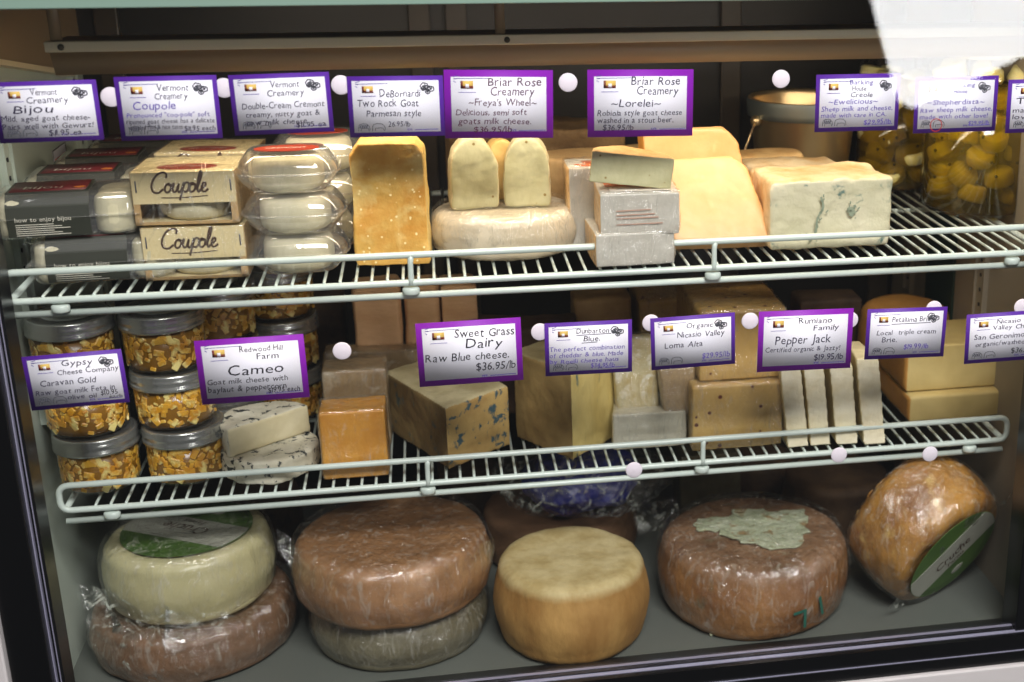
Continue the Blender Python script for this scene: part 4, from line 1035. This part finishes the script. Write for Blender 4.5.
# --- goods dimly seen behind on the lower shelf
def back_block(name,label,u0,u1,vt,y,d,m,rot=0,seed=1,vox=.0045):
    a=atY(u0,vt+30,y);q=atY(u1,vt+30,y);w=q.x-a.x;h=min(atY((u0+u1)/2,vt,y).z-LZ,.225)
    b=organic(box(-w/2,w/2,0,d,0,h),vox,3,.001,30,seed,.003,9);minz(b)
    o=obj(name,b,m,None,((a.x+q.x)/2,y,LZ),(0,0,R(rot)));tag(o,label,'cheese');return o
back_block('cheese_block','dark brown block at the back, right of the preserving jars',232,345,300,.42,.06,M_dark,0,1)
back_block('cheese_block','pinkish tan block at the back, left of three standing side by side',352,402,288,.33,.06,M_pink,2,2)
back_block('cheese_block','pinkish tan block at the back, middle of three standing side by side',404,440,286,.33,.06,M_pink,-2,3)
back_block('cheese_block','pinkish tan block at the back, right of three standing side by side',442,478,286,.335,.06,M_pink,1,4)
b=organic(sector(.075,R(0),R(180),.115),.004,3,.0015,30,7,.003,10);minz(b)
o=obj('cut_wheel',b,M_dark,None,(atY(520,330,.36).x,.36,LZ),(0,0,R(180)));tag(o,'dark rinded half wheel at the back, behind the pale yellow corner-on wedge','cheese')
back_block('cheese_block','brown block at the back between dark half wheel and yellow block',575,632,300,.36,.06,M_brownpaste,0,5)
xo=atY(910,320,.34).x
b=wheel_mesh(.062,.10,.003,.02,64,.001,.003,5);o=obj('whole_cheese',b,M_blockl,None,(xo,.36,LZ));tag(o,'orange-brown rounded wheel at the back, behind the rightmost brie slice','cheese')
back_block('cheese_block','dim brown block at the back right of the pepper blocks',800,862,300,.40,.05,M_dark,0,6)

# ================================================================== DECK
RAD={}
def wheel(label,u0,u1,vb,z,h,mats,face,seed,wrap=False,edge=.012,bulge=.004,dy=0,tilt=(0,0),name='cheese_wheel',sag=0,wamp=.0022):
    xc,yc,r=round_fit(u0,u1,vb,z)
    b=wheel_mesh(r-bulge*.7,h,bulge,edge,120,.0010,.0025,seed,sag)
    if isinstance(mats,(list,tuple)): paint(b,face)
    t=thing('whole_cheese',label,'cheese wheel',(xc,yc+dy,z),(tilt[0],tilt[1],0))
    wf=inflate(b,.0030,wamp,22,seed+9) if wrap else None
    obj('rind',b,mats,t)
    if wrap: minz(wf,.0002);obj('plastic_wrap',wf,FILM,t)
    RAD[t.name]=r
    return t
def sheet(bm,corners,n=14,amp=.006,seed=1,scale=28):
    """crumpled film between four corners"""
    A,Bc,C_,D_=[Vector(c) for c in corners];nrm=(Bc-A).cross(D_-A).normalized();g=[]
    for i in range(n+1):
        row=[]
        for j in range(n+1):
            s,t_=i/n,j/n;p=A.lerp(Bc,s).lerp(D_.lerp(C_,s),t_)
            row.append(bm.verts.new(p+nrm*amp*(noise.noise(p*scale+Vector((seed,0,0)))+.6*noise.noise(p*scale*2.7+Vector((0,seed,0))))))
        g.append(row)
    for i in range(n):
        for j in range(n): bm.faces.new((g[i][j],g[i+1][j],g[i+1][j+1],g[i][j+1]))
    return bm
def label_disc(parent,r,z,rot,word,flip=False,band=True,m=Matrix()):
    """round printed label: green disc, broad white band across, brown lettering"""
    d=bmesh.new();add_lathe(d,[(0,0),(r,0),(r,.0005),(0,.0005)],56);bmesh.ops.transform(d,matrix=m@Matrix.Translation((0,0,z)),verts=d.verts)
    lab=obj('round_label',d,M_label_g,parent,smooth=False)
    d=bmesh.new();pts=[];hb=r*.34
    n=12
    a1=math.asin(.42);a2=math.asin(-.30)
    pts=[(r*.99*math.cos(a2+(a1-a2)*k/n),r*.99*math.sin(a2+(a1-a2)*k/n)) for k in range(n+1)]+[(-r*.99*math.cos(a1+(a2-a1)*k/n),r*.99*math.sin(a1+(a2-a1)*k/n)) for k in range(n+1)]
    add_prism(d,pts,.0006,.0009);bmesh.ops.transform(d,matrix=m@Matrix.Translation((0,0,z))@Matrix.Rotation(rot,4,'Z'),verts=d.verts)
    obj('label_band',d,M_label_w,lab,smooth=False)
    tx=bmesh.new();add_text(tx,word,0,-r*.06,r*.32,0,0,.25,width=r*.85,align='C');add_text(tx,'Farms',0,-r*.24,r*.17,0,0,.2,width=r*.4,align='C')
    bmesh.ops.transform(tx,matrix=m@Matrix.Translation((0,0,z+.0013))@Matrix.Rotation(rot,4,'Z')@Matrix.Rotation(-PI/2,4,'X'),verts=tx.verts);obj('lettering',tx,BROWNINK,lab)
    tx=bmesh.new()
    for q in(.93,.86): add_stroke(tx,[(r*q*math.cos(PI*k/24),r*q*math.sin(PI*k/24)) for k in range(-22,-1)],r*.012,0)
    bmesh.ops.transform(tx,matrix=m@Matrix.Translation((0,0,z+.0008))@Matrix.Rotation(rot,4,'Z')@Matrix.Rotation(-PI/2,4,'X'),verts=tx.verts);obj('label_lines',tx,BLACK,lab)
    s=bmesh.new();bmesh.ops.create_uvsphere(s,u_segments=16,v_segments=8,radius=r*.12);bmesh.ops.scale(s,verts=s.verts,vec=(1.2,.8,.04));bmesh.ops.transform(s,matrix=m@Matrix.Rotation(rot,4,'Z')@Matrix.Translation((-r*.1,-r*.62,z+.0009)),verts=s.verts);obj('label_emblem',s,M_label_w,lab)
    return lab
# left stack
wA=wheel('broad mauve-brown wheel in film, under the cream wheel at the left end of the deck',92,300,700,0,.062,[M_mauve,M_mauve],lambda c,n:0,3,True)
wA.location.y=.20
wB=wheel('cream wheel with a green and white round label, lying on the mauve-brown wheel',103,274,634,.0635,.080,M_cream,None,4,True,edge=.014,wamp=.003)
wB.location=(wA.location.x+.004,wA.location.y-.002,.068);rB=RAD[wB.name]
label_disc(wB,rB*.78,.0842,R(150),'Cruche')
f=bmesh.new();r=rB
sheet(f,[(-r*1.05,-r*.55,.045),(-r*.1,-r*1.06,.035),(-r*.25,-r*1.25,-.055),(-r*.72,-r*.92,-.045)],14,.012,2)
sheet(f,[(-r*1.0,-r*.5,.04),(-r*1.28,-r*.45,.045),(-r*1.1,-r*.8,.0),(-r*.7,-r*.9,.01)],10,.010,5)
sheet(f,[(-r*.15,-r*1.05,.03),(r*.55,-r*.95,.015),(r*.4,-r*1.08,-.012),(-r*.2,-r*1.2,-.02)],12,.008,7)
obj('loose_film',f,FILMD,wB)
# second stack
wC=wheel('grey-green wheel in shiny film at the bottom of the second stack',312,490,681,0,.058,M_grey,None,6,True)
wD=wheel('broad tan-brown wheel in film, on the grey-green wheel',292,494,652,.0595,.074,M_w2,None,7,True,edge=.014)
wC.location.y=.175;wD.location=(wC.location.x-.004,.172,.064)
f=bmesh.new();r=RAD[wD.name]
sheet(f,[(r*.95,-r*.35,.07),(r*1.05,-r*.1,.06),(r*1.03,-r*.2,.03),(r*.98,-r*.35,.03)],10,.004,3)
sheet(f,[(-r*1.0,-r*.0,.075),(-r*1.14,r*.05,.085),(-r*1.12,-r*.15,.07),(-r*.99,-r*.25,.05)],8,.006,9)
obj('loose_film',f,FILMD,wD)
# third
wE=wheel('bare tan drum-shaped wheel with a pale flat top, standing alone mid deck',496,648,672,0,.104,M_w3,None,8,False,edge=.016,bulge=.006)
s=bmesh.new();bmesh.ops.create_uvsphere(s,u_segments=8,v_segments=6,radius=.0016);bmesh.ops.translate(s,verts=s.verts,vec=(.045,.03,.1));obj('peppercorn',s,BLACK,wE)
# fourth
wF=wheel('orange-brown washed-rind wheel with a pale mouldy patch on top',659,842,648,0,.094,M_w4,None,9,True,edge=.018,bulge=.005)
r=RAD[wF.name];pm=bmesh.new();rg=random.Random(5)
def blob(cx,cy,rr,seed,n=40):
    pts=[]
    for k in range(n):
        a=2*PI*k/n;q=rr*(1+.34*noise.noise(Vector((math.cos(a)*1.8+seed,math.sin(a)*1.8,seed)))+.22*noise.noise(Vector((math.cos(a)*5+seed,math.sin(a)*6,0))))
        pts.append((cx+q*math.cos(a)*1.1,cy+q*math.sin(a)))
    return pts
add_prism(pm,blob(r*.14,r*.05,r*.47,3),0,.0022)
pm=organic(pm,.0015,2,.0008,120,3,.001,40)
for v in pm.verts: v.co.z+=.0955
obj('mould_patch',pm,M_mould,wF)
pm=organic(prism(blob(-r*.42,r*.22,r*.17,8),0,.002),.0013,2,.0008,120,3,.001,40)
for v in pm.verts: v.co.z+=.0955
obj('mould_patch',pm,M_mould,wF)
g=bmesh.new();sg=plain('green_marker',G(40,96,80),.5)
def oncyl(c,rr): a=c.x/rr-PI/2;return Vector((rr*math.cos(a),rr*math.sin(a),c.z))
add_stroke(g,[(.022,.042),(.040,.044)],.004,0,lambda c:oncyl(c,r+.0045));add_stroke(g,[(.038,.044),(.038,.02)],.004,0,lambda c:oncyl(c,r+.0045))
add_stroke(g,[(.060,.056),(.066,.03)],.004,0,lambda c:oncyl(c,r+.0045))
obj('marker_strokes',g,sg,wF)
# fifth: tipped wheel, label face toward lower right
nc=Vector((.60,.60,-.55)).normalized();nw=(RC.transposed()@nc).normalized()
D5=.20
cf=atY(950,564,.098);R5=.090
Q=nw.to_track_quat('Z','Y')
t=thing('whole_cheese','golden wheel tipped on edge at the right end of the deck, green label facing down','cheese wheel',cf)
T5=.102
b=wheel_mesh(R5,T5,.004,.016,120,.0014,.003,12)
bmesh.ops.translate(b,verts=b.verts,vec=(0,0,-T5));bmesh.ops.rotate(b,verts=b.verts,matrix=Q.to_matrix())
lo=min(v.co.z for v in b.verts)
wf=inflate(b,.003,.0024,24,4)
obj('rind',b,M_w5,t);obj('plastic_wrap',wf,FILM,t)
up=Q.inverted()@(RC.transposed()@Vector((.72,-.69,0)))
lab=label_disc(t,R5*.80,.0036,math.atan2(up.y,up.x),'Cruche',m=Q.to_matrix().to_4x4())
f=bmesh.new();e1=(RC.transposed()@Vector((.72,-.69,0)));e2=e1.cross(nw)
sheet(f,[-e1*R5*.98+e2*.02,-e1*R5*.98-e2*.03,-e1*R5*1.22-e2*.02,-e1*R5*1.15+e2*.02],8,.008,3)
sheet(f,[e1*R5*.95+e2*.01,e1*R5*.95-e2*.01,e1*R5*1.28-e2*.004,e1*R5*1.25+e2*.004],8,.005,6)
obj('loose_film',f,FILMD,t)
t.location.z=max(-min((v.co.z for m_ in t.children for v in m_.data.vertices if m_.name.startswith('rind'))),0)+.001
# back wheel with blue bag, box, dark wheels behind
xc,yc,r=round_fit(476,652,610,0)
t=thing('whole_cheese','brown wheel at the back of the deck behind the bare tan drum','cheese wheel',(xc,.36,0))
obj('rind',wheel_mesh(.105,.070,.003,.014,96,.001,.002,3),M_mauve,t)
b=bmesh.new();bmesh.ops.create_icosphere(b,subdivisions=5,radius=1);bmesh.ops.scale(b,verts=b.verts,vec=(.078,.06,.044))
displace(b,.010,22,2,3);displace(b,.003,70,4);minz(b)
tb=thing('plastic_bag','blue parcel in a clear crumpled plastic bag lying on the back brown wheel','bag',(xc+.022,.315,.073))
obj('blue_parcel',b,M_blueplastic,tb)
f=bmesh.new();bmesh.ops.create_icosphere(f,subdivisions=5,radius=1);bmesh.ops.scale(f,verts=f.verts,vec=(.120,.075,.048));displace(f,.016,16,7,3);minz(f)
obj('clear_bag',f,FILMD,tb)
f=bmesh.new();sheet(f,[(.06,-.05,.03),(.125,-.04,.03),(.13,-.07,-.0),(.07,-.08,-.0)],12,.012,4);obj('bag_end',f,FILMD,tb)
def deck_block(name,label,u0,u1,v,y,d,h,m,cat='cheese'):
    a=atY(u0,v,y);q=atY(u1,v,y);w=q.x-a.x
    b=organic(box(-w/2,w/2,0,d,0,h),.0045,3,.001,30,3,.002,9);minz(b)
    tag(obj(name,b,m,None,((a.x+q.x)/2,y,0)),label,cat)
deck_block('cheese_block','pale grey-green block at the back of the deck between bag and washed-rind wheel',680,742,490,.40,.07,.105,M_grey)
deck_block('cheese_block','brown block at the back of the deck left of the bag',440,500,520,.44,.06,.09,M_dark)
for (u,y,rr,h,lb,m) in((836,.36,.075,.085,'dark brown wheel at the back of the deck between the two right wheels',M_dark),(230,.42,.09,.10,'dark wheel at the back of the deck behind the left stacks',M_dark),(752,.50,.06,.06,'dim brown wheel at the back of the deck behind the mouldy one',M_dark)):
    p=atY(u,500,y);t=thing('whole_cheese',lb,'cheese wheel',(p.x,y,0));obj('rind',wheel_mesh(rr,h,.003,.014,64,.001,.002,3),m,t)
# crumbs on the deck
for k,(u,v) in enumerate(((711,636),(710,652))[:1]):
    p=atZ(u,v,0);b=bmesh.new();bmesh.ops.create_icosphere(b,subdivisions=2,radius=.0025);displace(b,.001,300,k);minz(b)
    tag(obj('cheese_crumb',b,M_mould,None,p),'tiny pale crumb on the deck in front of the mouldy wheel','crumb')
# ------------------------------------------------------------------ lights
def area(name,loc,target,sx,sy,power,col):
    l=bpy.data.lights.new(name,'AREA');l.shape='RECTANGLE';l.size=sx;l.size_y=sy;l.energy=power;l.color=col
    o=bpy.data.objects.new(name,l);COL.objects.link(o);o.location=loc
    d=(Vector(target)-Vector(loc));o.rotation_euler=d.to_track_quat('-Z','Y').to_euler();return o
area('canopy_lamp',(.20,.088,.700),(.20,.20,.40),.95,.02,1.35,(1,.84,.62))
area('shop_ceiling_lamp',(.40,-1.75,2.2),(.25,0,.3),1.2,.7,92,(1,.985,.96))
w=bpy.data.worlds.new('shop');SC.world=w;w.use_nodes=True
w.node_tree.nodes['Background'].inputs[0].default_value=(.9,.95,1,1);w.node_tree.nodes['Background'].inputs[1].default_value=.08
# sunlit shop window across the room: seen only as the white reflection top right in the glass
def mirrored(u,v,y):
    q=ray(u,v);p=CAM+q*((0-CAM.y)/q.y);d=Vector((q.x,-q.y,q.z));return p+d*((y-p.y)/d.y)
Yw=-6.0
poly=[mirrored(u,v,Yw) for u,v in((858,-60),(878,20),(900,102),(912,108),(1110,15),(1200,-60))]
bm=bmesh.new();add_prism(bm,[(p.x,p.z) for p in poly],Yw-.04,Yw,'XZ')
struct('window_2',bm,plain('daylit_window',(1,1,1),.5,c2=(1,1,1),emit=13))
SC.view_settings.view_transform='Standard';SC.view_settings.look='None';SC.view_settings.gamma=1
SC.view_settings.use_curve_mapping=False;SC.view_settings.exposure=0
